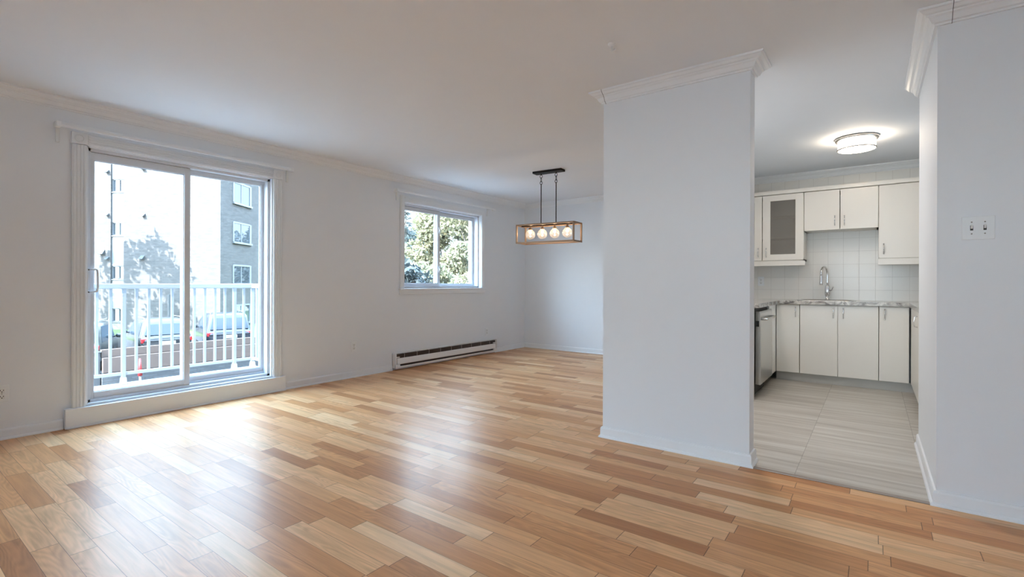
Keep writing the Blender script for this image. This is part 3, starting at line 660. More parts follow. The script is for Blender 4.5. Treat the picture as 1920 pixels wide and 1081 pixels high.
for k in range(4):
    xx = -0.252+0.168*k; zc_ = 1.706
    MB().lathe([(0.012, zt-0.018), (0.012, zt-0.040), (0.022, zt-0.046), (0.024, zt-0.062), (0.0005, zt-0.063)], xx, 0, 20).build('socket', 'copper', t, local=True)
    gr = 0.060
    prof = [(0.0005, zc_-gr)]+[(gr*math.sin(a2), zc_-gr*math.cos(a2)) for a2 in [math.pi*(i+1)/16*0.86 for i in range(16)]]+[(0.026, zt-0.056)]
    MB().lathe(prof, xx, 0, 28).build('glass_globe', 'globe', t, local=True)
    MB().sphere((xx, 0, 1.732), 0.0135, 14, 10, (1, 1, 1.35)).build('bulb', 'bulb', t, local=True, label='glowing warm bulb')

# ---------------------------------------------------------------- kitchen ceiling light
def drum_light(KX, KY, label):
    t = thing('ceiling_light', label, 'ceiling light', (KX, KY, ZC))
    MB().lathe([(0.0005, ZC-0.003), (0.168, ZC-0.003), (0.172, ZC-0.010), (0.168, ZC-0.024), (0.150, ZC-0.028), (0.0005, ZC-0.028)], KX, KY, 56).build('ceiling_pan', 'nickel', t)
    MB().lathe([(0.147, ZC-0.026), (0.147, ZC-0.104), (0.140, ZC-0.112), (0.07, ZC-0.117), (0.0005, ZC-0.118)], KX, KY, 56).build('diffuser', 'diff', t, label='glowing white drum diffuser')
    MB().lathe([(0.148, ZC-0.100), (0.1525, ZC-0.100), (0.1525, ZC-0.109), (0.146, ZC-0.112)], KX, KY, 56).build('rim_band', 'nickel', t)
    for k in range(4):
        an = -1.95+k*math.pi/2
        MB().tube([(KX+0.151*math.cos(an), KY+0.151*math.sin(an), ZC-0.026), (KX+0.151*math.cos(an), KY+0.151*math.sin(an), ZC-0.104)], 0.0035, 8).build('strap', 'nickel', t)

drum_light(-0.134, 5.593, 'lit round drum flush-mount light on the kitchen ceiling')
t = thing('fill_light', 'added unseen downlight in the kitchen ceiling, hidden behind the white partition', 'ceiling light', (-1.0, 4.25, ZC))  # added unseen lamp, brightens the lower cabinets and backsplash
MB().lathe([(0.092, ZC-0.002), (0.118, ZC-0.002), (0.116, ZC-0.009), (0.094, ZC-0.012), (0.092, ZC-0.002)], -1.0, 4.25, 40).build('trim_ring', 'plastic', t)
MB().lathe([(0.092, ZC-0.004), (0.0005, ZC-0.004)], -1.0, 4.25, 40).build('lens', 'led', t, label='glowing round lens')

# ================================================================== KITCHEN
YD = 6.40      # front of lower doors
YU = 6.68      # front of upper doors
def handle(parent, x, y, zc_, L=0.118):
    m = MB(); h2 = L/2; yy = y-0.022
    m.tube([(x, y, zc_-h2+0.012), (x, y-0.012, zc_-h2+0.012), (x, yy, zc_-h2+0.022), (x, yy-0.003, zc_), (x, yy, zc_+h2-0.022), (x, y-0.012, zc_+h2-0.012), (x, y, zc_+h2-0.012)], [0.006, 0.005, 0.0045, 0.0042, 0.0045, 0.005, 0.006], 8)
    m.sphere((x, y-0.012, zc_-h2+0.006), 0.0065, 10, 8); m.sphere((x, y-0.012, zc_+h2-0.006), 0.0065, 10, 8); m.sphere((x, yy-0.003, zc_), 0.0068, 10, 8, (1, 1, 1.5))
    return m.build('handle', 'chrome', parent)
def door(t, x0, x1, yf, z0, z1, hx, hz, glass=False):
    g = 0.002
    if not glass:
        o = B(x0+g, x1-g, yf, yf+0.018, z0+g, z1-g).build('door', 'cab', t, bevel=0.0015)
    else:
        s_ = 0.086; tz = 0.072
        o = MB().box(x0+g, x0+s_, yf, yf+0.018, z0+g, z1-g).box(x1-s_, x1-g, yf, yf+0.018, z0+g, z1-g).box(x0+s_, x1-s_, yf, yf+0.018, z0+g, z0+tz).box(x0+s_, x1-s_, yf, yf+0.018, z1-tz, z1-g).build('door', 'cab', t, bevel=0.0015)
        B(x0+s_-0.004, x1-s_+0.004, yf+0.008, yf+0.012, z0+tz-0.004, z1-tz+0.004).build('glass_pane', 'reed', o, label='textured glass panel')
    if hx is not None: handle(o, hx, yf, hz)
    return o
# ---- uppers
def carcass(x0, x1, yf, z0, z1, shelves=(), back=0.0):
    m = MB(); yb = YB-0.012; p = 0.016
    m.box(x0, x0+p, yf+0.0185, yb, z0, z1).box(x1-p, x1, yf+0.0185, yb, z0, z1).box(x0, x1, yf+0.0185, yb, z0, z0+p).box(x0, x1, yf+0.0185, yb, z1-p, z1).box(x0+p, x1-p, yb-0.008, yb, z0+p, z1-p)
    return m
ZT = 2.182
t = thing('wall_cabinet', 'white wall cabinet with two textured-glass doors left of the sink', 'kitchen cabinet', (-1.05, YB, 1.33))
carcass(XP0+PT+0.008, -0.666, YU, 1.385, ZT).build('body', 'cab', t)
for zz in (1.665, 1.935): B(XP0+PT+0.03, -0.685, YU+0.021, YB-0.022, zz-0.010, zz+0.009).build('shelf', 'cab', t, bevel=0.001)
door(t, XP0+PT+0.008, -1.108, YU, 1.392, ZT, -1.150, 1.49, True)
door(t, -1.104, -0.666, YU, 1.392, ZT, -1.062, 1.487, True)
B(XP0+PT+0.008, -0.650, YU-0.006, YU+0.014, 1.326, 1.384).build('light_valance', 'cab', t, bevel=0.002)
t = thing('wall_cabinet', 'short white two-door wall cabinet above the sink and faucet', 'kitchen cabinet', (-0.31, YB, 1.73))
carcass(-0.664, 0.038, YU, 1.728, ZT).build('body', 'cab', t)
door(t, -0.662, -0.314, YU, 1.726, ZT, -0.361, 1.83); door(t, -0.310, 0.037, YU, 1.726, ZT, -0.270, 1.825)
t = thing('wall_cabinet', 'tall white wall cabinet with one plain door right of the sink', 'kitchen cabinet', (0.35, YB, 1.33))
carcass(0.040, 0.640, YU, 1.385, ZT).build('body', 'cab', t)
door(t, 0.042, 0.56, YU, 1.388, ZT, 0.084, 1.49)
B(0.034, 0.640, YU-0.006, YU+0.014, 1.318, 1.386).build('light_valance', 'cab', t, bevel=0.002)
o = MB().box(XP0+PT+0.008, 0.66, YU-0.020, YU+0.10, 2.186, 2.224).box(XP0+PT+0.008, 0.66, YU-0.012, YU+0.10, 2.224, 2.232).build('cabinet_cornice', 'cab', bevel=0.002)
tag(o, 'long white cornice strip along the top of the wall cabinets', 'cornice')
# ---- lowers
zd0, zd1 = 0.100, 0.874
def lower(label, x0, x1, doors):
    t = thing('base_cabinet', label, 'kitchen cabinet', ((x0+x1)/2, YD+0.3, 0))
    MB().box(x0+0.001, x0+0.017, YD+0.0185, YB-0.012, 0.1, 0.876).box(x1-0.017, x1-0.001, YD+0.0185, YB-0.012, 0.1, 0.876).box(x0+0.017, x1-0.017, YD+0.0185, YB-0.012, 0.1, 0.116).box(x0+0.017, x1-0.017, YB-0.022, YB-0.012, 0.1, 0.876).box(x0+0.017, x1-0.017, YD+0.0185, YD+0.03, 0.1, 0.876).build('body', 'cab', t)
    for a, b, hx in doors: door(t, a, b, YD, zd0, zd1, hx, 0.792, False)
    return t
lower('narrow white base cabinet beside the dishwasher corner', -0.912, -0.676, [(-0.910, -0.677, -0.716)])
lower('wide white two-door base cabinet under the sink', -0.674, 0.041, [(-0.673, -0.317, -0.357), (-0.314, 0.041, -0.266)])
lower('narrow white base cabinet right of the sink cabinet', 0.043, 0.292, [(0.044, 0.290, 0.091)])
o = B(-0.915, 0.36, YD+0.058, YD+0.074, 0.0, 0.1).build('toe_kick', 'toe'); tag(o, 'grey toe-kick board along the floor under the sink cabinets', 'toe kick')
# right return: cabinet with door facing left
t = thing('base_cabinet', 'white base cabinet at the far right, mostly hidden by the corridor wall', 'kitchen cabinet', (0.62, 5.9, 0))
MB().box(0.325, XK-0.005, 5.02, 6.37, 0.1, 0.876).build('body', 'cab', t)
B(0.302, 0.324, 6.31, 6.378, 0.1, 0.874).build('filler', 'cab', t, bevel=0.001)
do = B(0.300, 0.322, 5.02, 6.30, 0.112, 0.872).build('door', 'cab', t, bevel=0.002)
m = MB(); xx = 0.300; zc_ = 0.785
m.tube([(xx, 5.42, zc_-0.047), (xx-0.020, 5.42, zc_-0.040), (xx-0.026, 5.42, zc_), (xx-0.020, 5.42, zc_+0.040), (xx, 5.42, zc_+0.047)], [0.006, 0.005, 0.004, 0.005, 0.006], 8).build('handle', 'chrome', do)
B(0.36, XK-0.005, 5.03, 6.37, 0.0, 0.1).build('plinth', 'toe', t)

# left return: dishwasher, filler, end panel
o = B(XP0+PT+0.01, -0.914, 5.105, 5.123, 0.0, 0.876).build('end_panel', 'cab', bevel=0.001); tag(o, 'thin white end panel at the near side of the dishwasher', 'panel')
o = B(-0.932, -0.914, 5.945, YD-0.002, 0.1, 0.876).build('filler_panel', 'cab', bevel=0.001); tag(o, 'white filler panel between the dishwasher and the sink corner', 'panel')
t = thing('dishwasher', 'stainless steel dishwasher under the left counter run', 'dishwasher', (-1.15, 5.6, 0))
B(XP0+PT+0.02, -0.935, 5.262, 5.935, 0.10, 0.862).build('body', 'slot', t)
do = MB().prism([(-0.930, 0.128), (-0.884, 0.124), (-0.878, 0.30), (-0.884, 0.820), (-0.890, 0.838), (-0.930, 0.840)], 'y', 5.262, 5.935).build('door', 'steel', t, bevel=0.003)
m = MB(); m.tube([(-0.884, 5.33, 0.762), (-0.850, 5.335, 0.762), (-0.842, 5.36, 0.762), (-0.842, 5.84, 0.762), (-0.850, 5.865, 0.762), (-0.884, 5.87, 0.762)], 0.012, 10).build('handle', 'steel', do)
B(-0.924, -0.896, 5.2605, 5.262, 0.690, 0.745).build('data_label', 'slot', do, label='small dark label on the door edge')
B(-1.40, -0.96, 5.27, 5.93, 0.0, 0.10).build('plinth', 'slot', t)

# countertop (one U-shaped slab with a cut-out for the sink), splash strip
SX, SY, SRX, SRY = -0.44, 6.66, 0.245, 0.205
ct = MB(); zc0, zc1 = 0.878, 0.918; yf = YD-0.03
def slab(x0, x1, y0, y1): ct.box(x0, x1, y0, y1, zc0, zc1)
slab(XP0+PT+0.008, -0.872, 5.095, YB-0.012)
slab(-0.872, SX-SRX, yf, YB-0.012); slab(SX+SRX, 0.285, yf, YB-0.012); slab(SX-SRX, SX+SRX, yf, SY-SRY); slab(SX-SRX, SX+SRX, SY+SRY, YB-0.012)
slab(0.285, XK-0.005, 5.01, YB-0.012)
ct = ct.build('countertop', 'granite'); tag(ct, 'grey speckled granite-look countertop over the base cabinets', 'countertop')
# sink
t = thing('sink', 'stainless steel drop-in sink in the grey countertop', 'sink', (SX, SY, 0.918))
def rr(w_, h_, r, n=6):
    pts = []
    for qx, qy, a0 in ((1, 1, 0), (-1, 1, 90), (-1, -1, 180), (1, -1, 270)):
        for k in range(n+1):
            a2 = math.radians(a0+90*k/n); pts.append((qx*(w_-r)+r*math.cos(a2), qy*(h_-r)+r*math.sin(a2)))
    return pts
rings = [(0.275, 0.235, 0.07, 0.919), (0.275, 0.235, 0.07, 0.9225), (0.262, 0.222, 0.06, 0.9255), (0.238, 0.198, 0.055, 0.919), (0.230, 0.190, 0.055, 0.80), (0.200, 0.160, 0.05, 0.745), (0.03, 0.03, 0.025, 0.738)]
m = MB(); n_ = 28; vs_ = []
for w_, h_, r, z in rings: vs_ += [(SX+x, SY+y, z) for x, y in rr(w_, h_, r)]
fs = [(i*n_+k, i*n_+(k+1) % n_, (i+1)*n_+(k+1) % n_, (i+1)*n_+k) for i in range(len(rings)-1) for k in range(n_)] + [tuple((len(rings)-1)*n_+k for k in range(n_))]
m.add(vs_, fs, True).build('basin', 'steel', t)
MB().lathe([(0.038, 0.7395), (0.034, 0.743), (0.0005, 0.741)], SX, SY, 24).build('drain', 'chrome', t)
# faucet
fx, fy = -0.447, 6.925
t = thing('faucet', 'tall chrome gooseneck pull-down faucet behind the sink', 'faucet', (fx, fy, 0.918))
MB().lathe([(0.027, 0.918), (0.027, 0.926), (0.018, 0.932), (0.017, 0.962)], fx, fy, 24).build('base', 'chrome', t)
MB().lathe([(0.017, 0.960), (0.025, 0.975), (0.0265, 1.02), (0.023, 1.085), (0.020, 1.092), (0.0005, 1.093)], fx, fy, 24).build('body', 'chrome', t)
pts = [(fx, fy, 1.09)]+[(fx, fy, 1.09+0.035*k) for k in range(1, 4)]
R_ = 0.085
cxx, cyy, czz = fx, fy, 1.225
dirv = Vector((-0.30, -0.95))
for k in range(0, 15):
    a2 = math.pi*k/14
    off = R_*(1-math.cos(a2)); pts.append((fx+dirv.x*off, fy+dirv.y*off, czz+R_*math.sin(a2)))
ex, ey, ez = pts[-1]
MB().tube(pts+[(ex, ey, ez-0.02)], 0.0105, 12).build('spout', 'chrome', t)
MB().lathe([(0.0115, ez-0.015), (0.014, ez-0.03), (0.016, ez-0.095), (0.018, ez-0.125), (0.017, ez-0.128), (0.0005, ez-0.129)], ex, ey, 20).build('spray_head', 'chrome', t)
MB().tube([(fx+0.02, fy, 1.03), (fx+0.042, fy-0.01, 1.035), (fx+0.060, fy-0.055, 1.075)], [0.010, 0.009, 0.005], 10).build('lever', 'chrome', t)

# ================================================================== BALCONY
XRL = -6.15
B(XRL-0.12, XL-WT, -0.6, 3.06, -0.10, 0.062).build('balcony_floor', 'deck', kind='structure', bevel=0.004)
t = thing('balcony_railing', 'white metal balcony railing with square balusters outside the sliding door', 'railing', (XRL, 1.4, 0.06))
YE = 2.975; Y0R = -0.55
MB().box(XRL-0.026, XRL+0.026, Y0R, YE+0.026, 1.036, 1.088).build('top_rail', 'rail', t, bevel=0.006)
MB().box(XRL-0.026, XL-WT, YE-0.026, YE+0.026, 1.036, 1.088).build('top_rail', 'rail', t, bevel=0.006)
MB().box(XRL-0.016, XRL+0.016, Y0R, YE+0.016, 0.158, 0.190).build('bottom_rail', 'rail', t, bevel=0.004)
MB().box(XRL-0.016, XL-WT, YE-0.016, YE+0.016, 0.158, 0.190).build('bottom_rail', 'rail', t, bevel=0.004)
YPOST = [Y0R+0.02, 0.61, 1.685, 2.762, YE]
def post(x, y):
    p = MB().box(x-0.018, x+0.018, y-0.018, y+0.018, 0.062, 1.04).build('post', 'rail', t, bevel=0.003)
    MB().box(x-0.045, x+0.045, y-0.030, y+0.030, 0.062, 0.074).prism([(x-0.045, 0.072), (x+0.045, 0.072), (x+0.022, 0.135), (x-0.022, 0.135)], 'y', y-0.022, y+0.022).build('post_foot', 'rail', p, bevel=0.002)
for yy in YPOST: post(XRL, yy)
post(XL-WT-0.04, YE)
def bal(x, y): B(x-0.0115, x+0.0115, y-0.0115, y+0.0115, 0.185, 1.042).build('baluster', 'rail', t)
for k in range(-19, 14):
    yy = 1.470+0.1077*k
    if yy > Y0R+0.05 and min(abs(yy-q) for q in YPOST) > 0.03: bal(XRL, yy)
for k in range(1, 9): bal(XRL+0.108*k, YE)

# ================================================================== OUTSIDE
def LD(l, d_): return (R0*l + FWD*d_)
GZ = -2.05
# lower lot, upper lot, lawn
B(-21.25, 20, -40, 60, -4.3, -4.1).build('ground_lower_lot', 'paving', kind='structure')
B(-34, -21.25, -40, 60, -4.3, GZ).build('ground_upper_lot', 'asphalt', kind='structure')
g = MB(); 
p1, p2, p3, p4 = LD(-60, 27.2), LD(-10, 27.2), LD(-10, 60), LD(-60, 60)
g.hexa([(p.x, p.y, -4.3) for p in (p1, p2, p3, p4)]+[(p1.x, p1.y, GZ+0.10), (p2.x, p2.y, GZ+0.10), (p3.x, p3.y, -1.7), (p4.x, p4.y, -1.7)])
g.build('ground_lawn', 'grass', kind='structure')
# retaining wall and timber guard
B(-21.35, -21.1, 5.20, 40, -4.2, -2.0).build('retaining_wall', 'block', kind='structure')
o = B(-21.16, -21.02, 5.20, 24, -1.985, -1.475).build('guard_board', 'timber', bevel=0.01); tag(o, 'lower wide brown timber board on top of the grey block retaining wall', 'timber board')
o = B(-21.36, -21.20, 5.20, 24, -1.47, -1.205).build('guard_board', 'timber', bevel=0.01); tag(o, 'upper brown timber board set back behind the wider lower board', 'timber board')
t = thing('guard_post', 'short dark corner post at the left end of the timber boards', 'post', (-21.3, 5.05, -2.0))
B(-21.42, -21.18, 4.93, 5.17, -4.1, -1.30).build('shaft', 'dark', t, bevel=0.01); B(-21.44, -21.16, 4.91, 5.19, -1.30, -1.26).build('cap', 'dark', t, bevel=0.01)
B(-18.2, -17.4, -20, 40, -4.1, -3.55).build('curb_lower', 'concrete', kind='structure')

MB().box(XL-WT, 3.2, YR-0.2, 16, ZC+0.26, 8.5).box(XL-WT, 3.2, YB+0.25, 16, -4.2, ZC+0.26).build('wall_upper_storeys', 'brick', kind='structure')
# ---- apartment building (local axes: x along its bright face, y depth, origin at its near right corner)
ORG = LD(-18.69, 31.5)
bt = thing('apartment_building', 'pale brick apartment building across the parking lot, tree shadow on its sunlit face', 'building', (ORG.x, ORG.y, -2.0), YAW)
bt['_w'] = [0, 0, 0]
ZB = 2.0   # local z = world z + 2
strips = [(-7.04, -6.20), (-9.35, -8.20), (-13.2, -12.2)]
m = MB(); top = 12.6
edges = sorted([0]+[v for s_ in strips for v in s_]+[-18.0])
for i in range(0, len(edges)-1, 2): m.box(edges[i], edges[i+1], 0, 0.5, -0.6, top)
m.box(-18, 0, 0.5, 16, -0.6, top)
m.build('brick_wall', 'brick', bt, local=True)
B(-18.2, 0.2, -0.2, 16.2, top, top+0.3).build('roof_edge', 'panel', bt, local=True)
wz = [(1.31-2.73*2, 2.16-2.73*2), (1.31-2.73, 2.16-2.73), (1.31, 2.16), (4.11, 4.96), (6.91, 7.73), (9.64, 10.46)]
for (xa, xb) in strips:
    zprev = -0.6
    for za, zb_ in wz:
        za += ZB; zb_ += ZB
        if za < -0.3: continue
        B(xa, xb, 0.10, 0.4, zprev, za).build('spandrel_panel', 'panel', bt, local=True)
        wf = MB().box(xa, xa+0.05, 0.14, 0.3, za, zb_).box(xb-0.05, xb, 0.14, 0.3, za, zb_).box((xa+xb)/2-0.04, (xa+xb)/2+0.04, 0.14, 0.3, za, zb_).box(xa, xb, 0.14, 0.3, za, za+0.05).box(xa, xb, 0.14, 0.3, zb_-0.05, zb_).box(xa-0.02, xb+0.02, 0.04, 0.2, za-0.06, za).build('window', 'winf', bt, local=True)
        B(xa+0.04, xb-0.04, 0.20, 0.22, za+0.04, zb_-0.04).build('pane', 'wpane', wf, local=True)
        zprev = zb_
    B(xa, xb, 0.10, 0.4, zprev, top).build('spandrel_panel', 'panel', bt, local=True)
# shaded side windows
for za, zb_ in ((1.05-2.7, 2.25-2.7), (1.05, 2.25), (3.85, 5.15), (6.5, 7.86), (9.2, 10.5)):
    za += ZB; zb_ += ZB
    if za < -0.4: continue
    for ya in (1.44, 6.2, 11.0):
        yb = ya+2.05; ym = ya+0.95
        wf = MB().box(-0.02, 0.05, ya-0.08, ya+0.04, za-0.02, zb_+0.06).box(-0.02, 0.05, yb-0.04, yb+0.16, za-0.02, zb_+0.06).box(-0.02, 0.05, ya, yb, zb_-0.03, zb_+0.08).box(-0.02, 0.12, ya-0.08, yb+0.20, za-0.10, za+0.02).box(-0.02, 0.04, ym-0.03, ym+0.03, za, zb_).build('window', 'winf', bt, local=True, label='white framed window on the shaded side')
        B(0.0, 0.012, ya+0.02, yb-0.02, za, zb_).build('pane', 'wpane', wf, local=True)
# vent hoods on the sunlit face
for l, z, s_ in ((-25.92, 8.21, 0.26), (-23.6, 5.42, 0.26), (-23.62, 8.42, 0.26), (-26.25, 3.05, 0.42), (-25.91, 2.66, 0.26), (-23.67, 2.71, 0.34), (-25.9, 5.45, 0.24)):
    x = l+18.69; zz = z+ZB; s_ *= 0.72
    MB().prism([(-0.002, zz+s_/2), (-0.20, zz-s_*0.35), (-0.20, zz-s_/2), (-0.002, zz-s_/2)], 'x', x-s_/2, x+s_/2).build('vent_hood', 'vent', bt, local=True)

# ---- cars
def car(name, label, loc, rz, paint, L=4.5, W=1.84, Hh=1.66, boxy=0.0, tailgate=None):
    """local: +x forward, origin on the ground under the rear bumper"""
    t = thing(name, label, 'car', loc, rz); t['_w'] = [0, 0, 0]
    hb = 0.98; w2 = W/2
    def sec(x, zb, zbelt, zroof, wb, wr):
        pts = [(wb*0.90, zb), (wb, zb+0.16), (wb*1.0, zbelt-0.14), (wb*0.965, zbelt), (wr+0.03, zroof-0.12), (wr-0.05, zroof-0.02), (wr*0.55, zroof+0.015)]
        return [(x, y, z) for y, z in pts]+[(x, -y, z) for y, z in pts[::-1]]
    wr = w2*(0.80 if boxy < 0.5 else 0.88)
    st_ = [sec(0.02, 0.45, hb-0.12, hb-0.06, w2*0.88, w2*0.85), sec(0.06, 0.32, hb-0.02, hb+0.02, w2*0.94, w2*0.88), sec(0.16, 0.26, hb, hb+0.06, w2*0.98, w2*0.9),
           sec(0.30 if boxy < 0.5 else 0.20, 0.26, hb, Hh-0.12, w2, wr*0.97), sec(0.48 if boxy < 0.5 else 0.30, 0.26, hb, Hh, w2, wr), sec(1.7, 0.26, hb, Hh+0.01, w2, wr), sec(2.35, 0.26, hb, Hh-0.05, w2, wr*0.98),
           sec(3.15, 0.26, hb, hb+0.10, w2, w2*0.86), sec(4.0, 0.26, hb-0.08, hb+0.0, w2*0.98, w2*0.80), sec(L-0.1, 0.28, hb-0.25, hb-0.16, w2*0.9, w2*0.7), sec(L, 0.4, hb-0.35, hb-0.3, w2*0.8, w2*0.65)]
    m = MB(); k = len(st_[0]); vs_ = [p for s_ in st_ for p in s_]
    fs = [(i*k+j, i*k+(j+1) % k, (i+1)*k+(j+1) % k, (i+1)*k+j) for i in range(len(st_)-1) for j in range(k)]+[tuple(range(k))[::-1], tuple((len(st_)-1)*k+j for j in range(k))]
    m.add(vs_, fs, True).build('body', paint, t, local=True)
    xa = 0.13 if boxy < 0.5 else 0.12; xb = 0.28 if boxy < 0.5 else 0.17
    MB().hexa([(xa-0.02, -w2*0.84, hb+0.08), (xa+0.06, -w2*0.84, hb+0.08), (xa+0.06, w2*0.84, hb+0.08), (xa-0.02, w2*0.84, hb+0.08),
               (xb-0.02, -wr*0.90, Hh-0.16), (xb+0.10, -wr*0.90, Hh-0.16), (xb+0.10, wr*0.90, Hh-0.16), (xb-0.02, wr*0.90, Hh-0.16)]).build('rear_window', 'carglass', t, local=True, bevel=0.02)
    for s_ in (-1, 1):
        q = [(0.55, s_*(w2*0.965+0.006), hb+0.03), (2.75, s_*(w2*0.965+0.006), hb+0.03), (2.2, s_*(wr+0.04), Hh-0.14), (0.62, s_*(wr+0.04), Hh-0.14)]
        q2 = [(x, y-s_*0.05, z) for x, y, z in q]
        MB().hexa(q+q2).build('side_window', 'carglass', t, local=True)
        MB().box(0.03, 0.30, min(s_*w2*0.66, s_*w2*0.965), max(s_*w2*0.66, s_*w2*0.965), hb-0.20, hb-0.03).build('tail_light', 'tail', t, local=True, bevel=0.02)
        mm = MB(); mm.sphere((2.55, s_*(w2+0.12), hb+0.10), 0.11, 12, 8, (0.6, 1, 0.75)); mm.tube([(2.55, s_*(w2-0.06), hb+0.06), (2.55, s_*(w2+0.08), hb+0.09)], 0.03, 6); mm.build('wing_mirror', paint, t, local=True)
        for xw in (0.85, L-0.95):
            MB().lathe([(0.0005, s_*(w2-0.22)), (0.30, s_*(w2-0.22)), (0.335, s_*(w2-0.18)), (0.335, s_*(w2-0.02)), (0.30, s_*(w2+0.005)), (0.0005, s_*(w2+0.005))], xw, 0.335, 24, axis='y').build('wheel', 'tyre', t, local=True)
        MB().tube([(0.7, s_*(wr-0.06), Hh+0.0), (0.75, s_*(wr-0.06), Hh+0.06), (2.1, s_*(wr-0.06), Hh+0.06), (2.15, s_*(wr-0.06), Hh+0.0)], 0.018, 6).build('roof_rail', 'nickel', t, local=True)
    MB().box(-0.03, 0.05, -0.27, 0.27, hb-0.30, hb-0.16).build('licence_plate', 'plate', t, local=True)
    MB().box(-0.04, 0.20, -w2*0.93, w2*0.93, 0.36, 0.60).build('bumper', paint if tailgate is None else 'steel', t, local=True, bevel=0.05)
    if tailgate: MB().box(-0.015, 0.08, -w2*0.70, w2*0.62, 0.60, hb-0.05).build('tailgate', tailgate, t, local=True, bevel=0.03)
    return t
PI = math.pi
car('car', 'boxy grey-green car with a blue tailgate at the left of the parking lot', (-21.95, 4.40, GZ), PI-math.radians(24), 'carA', L=3.5, Hh=1.72, boxy=1.0, tailgate='carAb')
car('car', 'silver car seen from behind in the middle of the parking row', (-22.7, 7.66, GZ), PI-math.radians(7), 'carB', W=1.76)
car('car', 'blue-grey car seen from behind at the right of the parking row', (-23.2, 10.25, GZ), PI-math.radians(14), 'carC', Hh=1.74)

# ---- small outdoor things
P = LD(-17.1, 27.0)
t = thing('bollard', 'short black bollard standing on the lawn strip by the building', 'bollard', (P.x, P.y, GZ)); 
MB().lathe([(0.10, GZ), (0.09, GZ+0.95), (0.13, GZ+1.0), (0.14, GZ+1.2), (0.10, GZ+1.3), (0.0005, GZ+1.32)], P.x, P.y, 16).build('shaft', 'dark', t)
t = thing('marker_stake', 'thin white marker stake with a red tip in front of the retaining wall', 'stake', (-20.6, 6.17, -4.1))
MB().tube([(-20.6, 6.17, -4.1), (-20.6, 6.12, -2.15)], 0.035, 8).build('shaft', 'plate', t)
MB().tube([(-20.6, 6.12, -2.15), (-20.6, 6.11, -1.55)], [0.07, 0.03], 8).build('tip', 'red', t)
P = LD(-21.4, 30.8)
o = MB().box(P.x-0.12, P.x+0.12, P.y-0.12, P.y+0.12, -2.0, 0.35).build('drain_pipe', 'dark'); tag(o, 'tall dark pipe standing against the sunlit brick face', 'pipe')

# ---- trees
def leaves(rnd, pts, size, up=0.3):
    m = MB()
    for p in pts:
        n_ = Vector((rnd.gauss(0, 1), rnd.gauss(0, 1), rnd.gauss(0, 1)+up)).normalized()
        u = n_.orthogonal().normalized(); v = n_.cross(u); a2 = rnd.random()*6.28
        u, v = u*math.cos(a2)+v*math.sin(a2), v*math.cos(a2)-u*math.sin(a2)
        s_ = size*rnd.uniform(0.6, 1.3)
        p = Vector(p)
        m.add([p-u*s_, p+v*s_*0.55+n_*s_*0.15, p+u*s_, p-v*s_*0.55+n_*s_*0.15], [(0, 1, 2, 3)])
    return m
def tree(name, label, l, d_, zg, h, r, trunk_h, n, size, lm, seed, squash=1.0, group=None, cat='tree'):
    rnd = random.Random(seed); P = LD(l, d_); base = Vector((P.x, P.y, zg))
    t = thing(name, label, cat, tuple(base), 0, group)
    blobs = []
    zc_ = zg+trunk_h+(h-trunk_h)/2; hz = (h-trunk_h)/2
    for k in range(int(16+r*6)):
        a2 = rnd.random()*6.28; q = rnd.uniform(-1, 1); rr_ = math.sqrt(max(0, 1-q*q))*rnd.uniform(0.55, 0.95)
        blobs.append((Vector((P.x+r*rr_*math.cos(a2), P.y+r*rr_*math.sin(a2)*squash, zc_+hz*q*0.82)), r*rnd.uniform(0.26, 0.46)))
    pts = []
    for k in range(n):
        c0, br = blobs[rnd.randrange(len(blobs))]
        v = Vector((rnd.gauss(0, 1), rnd.gauss(0, 1), rnd.gauss(0, 1))).normalized()*br*rnd.uniform(0.55, 1.0)
        pts.append(c0+v)
    leaves(rnd, pts, size).build('crown', lm, t)
    tr = MB(); tr.tube([base, base+Vector((0.05, 0.05, trunk_h)), base+Vector((0, 0.1, h*0.75))], [0.05*r+0.08, 0.035*r+0.06, 0.03], 8)
    for c0, br in blobs[:10]:
        tr.tube([base+Vector((0.05, 0.05, trunk_h*0.9)), (base+c0)/2+Vector((0, 0, trunk_h*0.6)), c0], [0.07, 0.05, 0.02], 6)
    tr.build('trunk', 'bark', t)
    return t
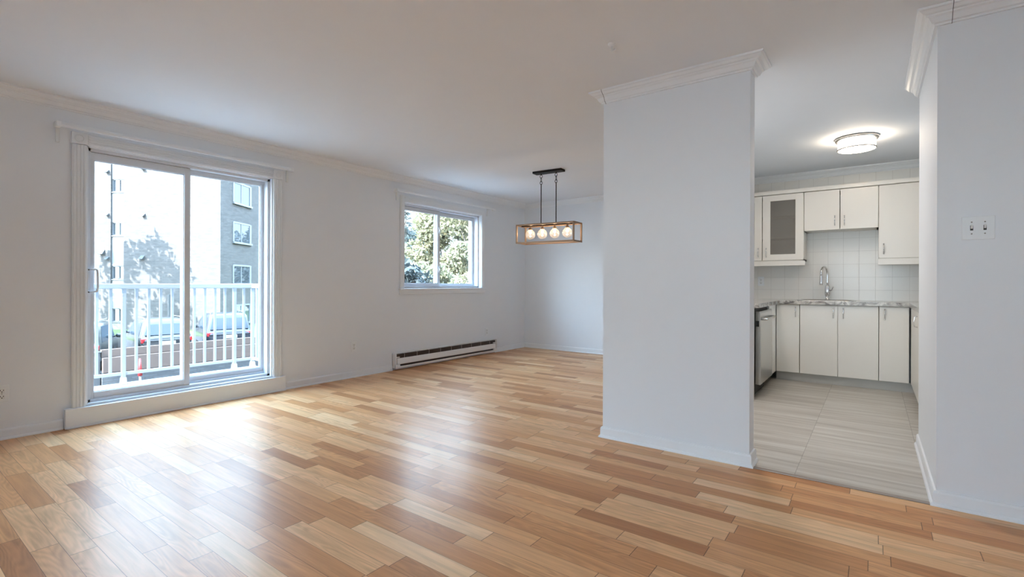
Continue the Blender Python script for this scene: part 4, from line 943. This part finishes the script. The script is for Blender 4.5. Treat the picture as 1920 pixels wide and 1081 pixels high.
def spruce(label, l, d_, zg, h, r, n, seed):
    rnd = random.Random(seed); P = LD(l, d_); t = thing('spruce_tree', label, 'tree', (P.x, P.y, zg))
    m = MB()
    lev = int(h*2.2)
    for i in range(lev):
        z = zg+h*(0.12+0.86*i/lev); rr_ = r*(1-i/lev)**0.85
        for b in range(9):
            a2 = rnd.random()*6.28; 
            for k in range(max(4, n//(lev*9))):
                s_ = rnd.random()**0.6; ln = rr_*s_
                c = Vector((P.x+ln*math.cos(a2)+rnd.gauss(0, 0.09), P.y+ln*math.sin(a2)+rnd.gauss(0, 0.09), z-0.35*ln+rnd.gauss(0, 0.07)))
                dv = Vector((math.cos(a2+rnd.gauss(0, .5)), math.sin(a2+rnd.gauss(0, .5)), -0.3))*0.24; sd = Vector((-dv.y, dv.x, rnd.uniform(-.1, .1)))*0.25
                m.add([c-dv*0.5, c+sd*0.5, c+dv, c-sd*0.5], [(0, 1, 2, 3)])
    m.build('foliage', 'needle', t)
    MB().tube([(P.x, P.y, zg), (P.x, P.y, zg+h*0.97)], [0.05*r+0.08, 0.02], 8).build('trunk', 'bark', t)
tree('leafy_tree', 'rounded yellow-green leafy tree filling the left pane of the small window', -3.2, 28.5, -2.6, 8.6, 2.75, 0.8, 24000, 0.13, 'leaf', 3)
tree('leafy_tree', 'tall yellow-green leafy tree filling the right pane of the small window', -0.7, 23.3, -2.6, 9.8, 2.6, 0.8, 20000, 0.12, 'leaf', 5)
tree('leafy_tree', 'pale green leafy tree at the right edge of the small window', -0.55, 16.0, -2.6, 6.4, 1.45, 0.9, 9000, 0.085, 'leafl', 8)
tree('leafy_tree', 'broad pale low tree behind the shadow stand-in shrub outside the small window', -3.0, 18.6, -2.6, 4.4, 1.8, 0.3, 14000, 0.10, 'leafl', 9)
tree('shadow_shrub', 'dark shrub standing in for a shadow on the trees, lower left of the small window', -3.75, 14.0, -2.6, 4.9, 1.95, 0.2, 26000, 0.11, 'leafd', 13, cat='shrub')  # dark leaves put in for a cast shadow lying on the trees
spruce('dark spruce standing at the far left behind the leafy trees', -9.1, 42, -2.2, 10.8, 2.0, 3600, 21)
spruce('dark spruce rising between the leafy trees behind the small window', -6.3, 36, -2.2, 10.6, 2.4, 6000, 22)
tree('leafy_tree', 'distant green tree far behind the spruces, mirrored in the brick building windows', -11.0, 52.0, -2.4, 9.0, 3.6, 1.0, 9000, 0.22, 'leafd', 41)
# tree whose shadow lies across the building (stands left of the door's view)
SH = LD(-23.3, 31.5)+SUNV*11.0; 
tree('shade_tree', 'leafy tree left of the balcony view that shades the brick building', SH.dot(R0), SH.dot(FWD), -2.2, 12.9, 2.7, 3.4, 2500, 0.23, 'leaf', 31)

# custom bookkeeping property off every object
for o in bpy.data.objects:
    if '_w' in o: del o['_w']
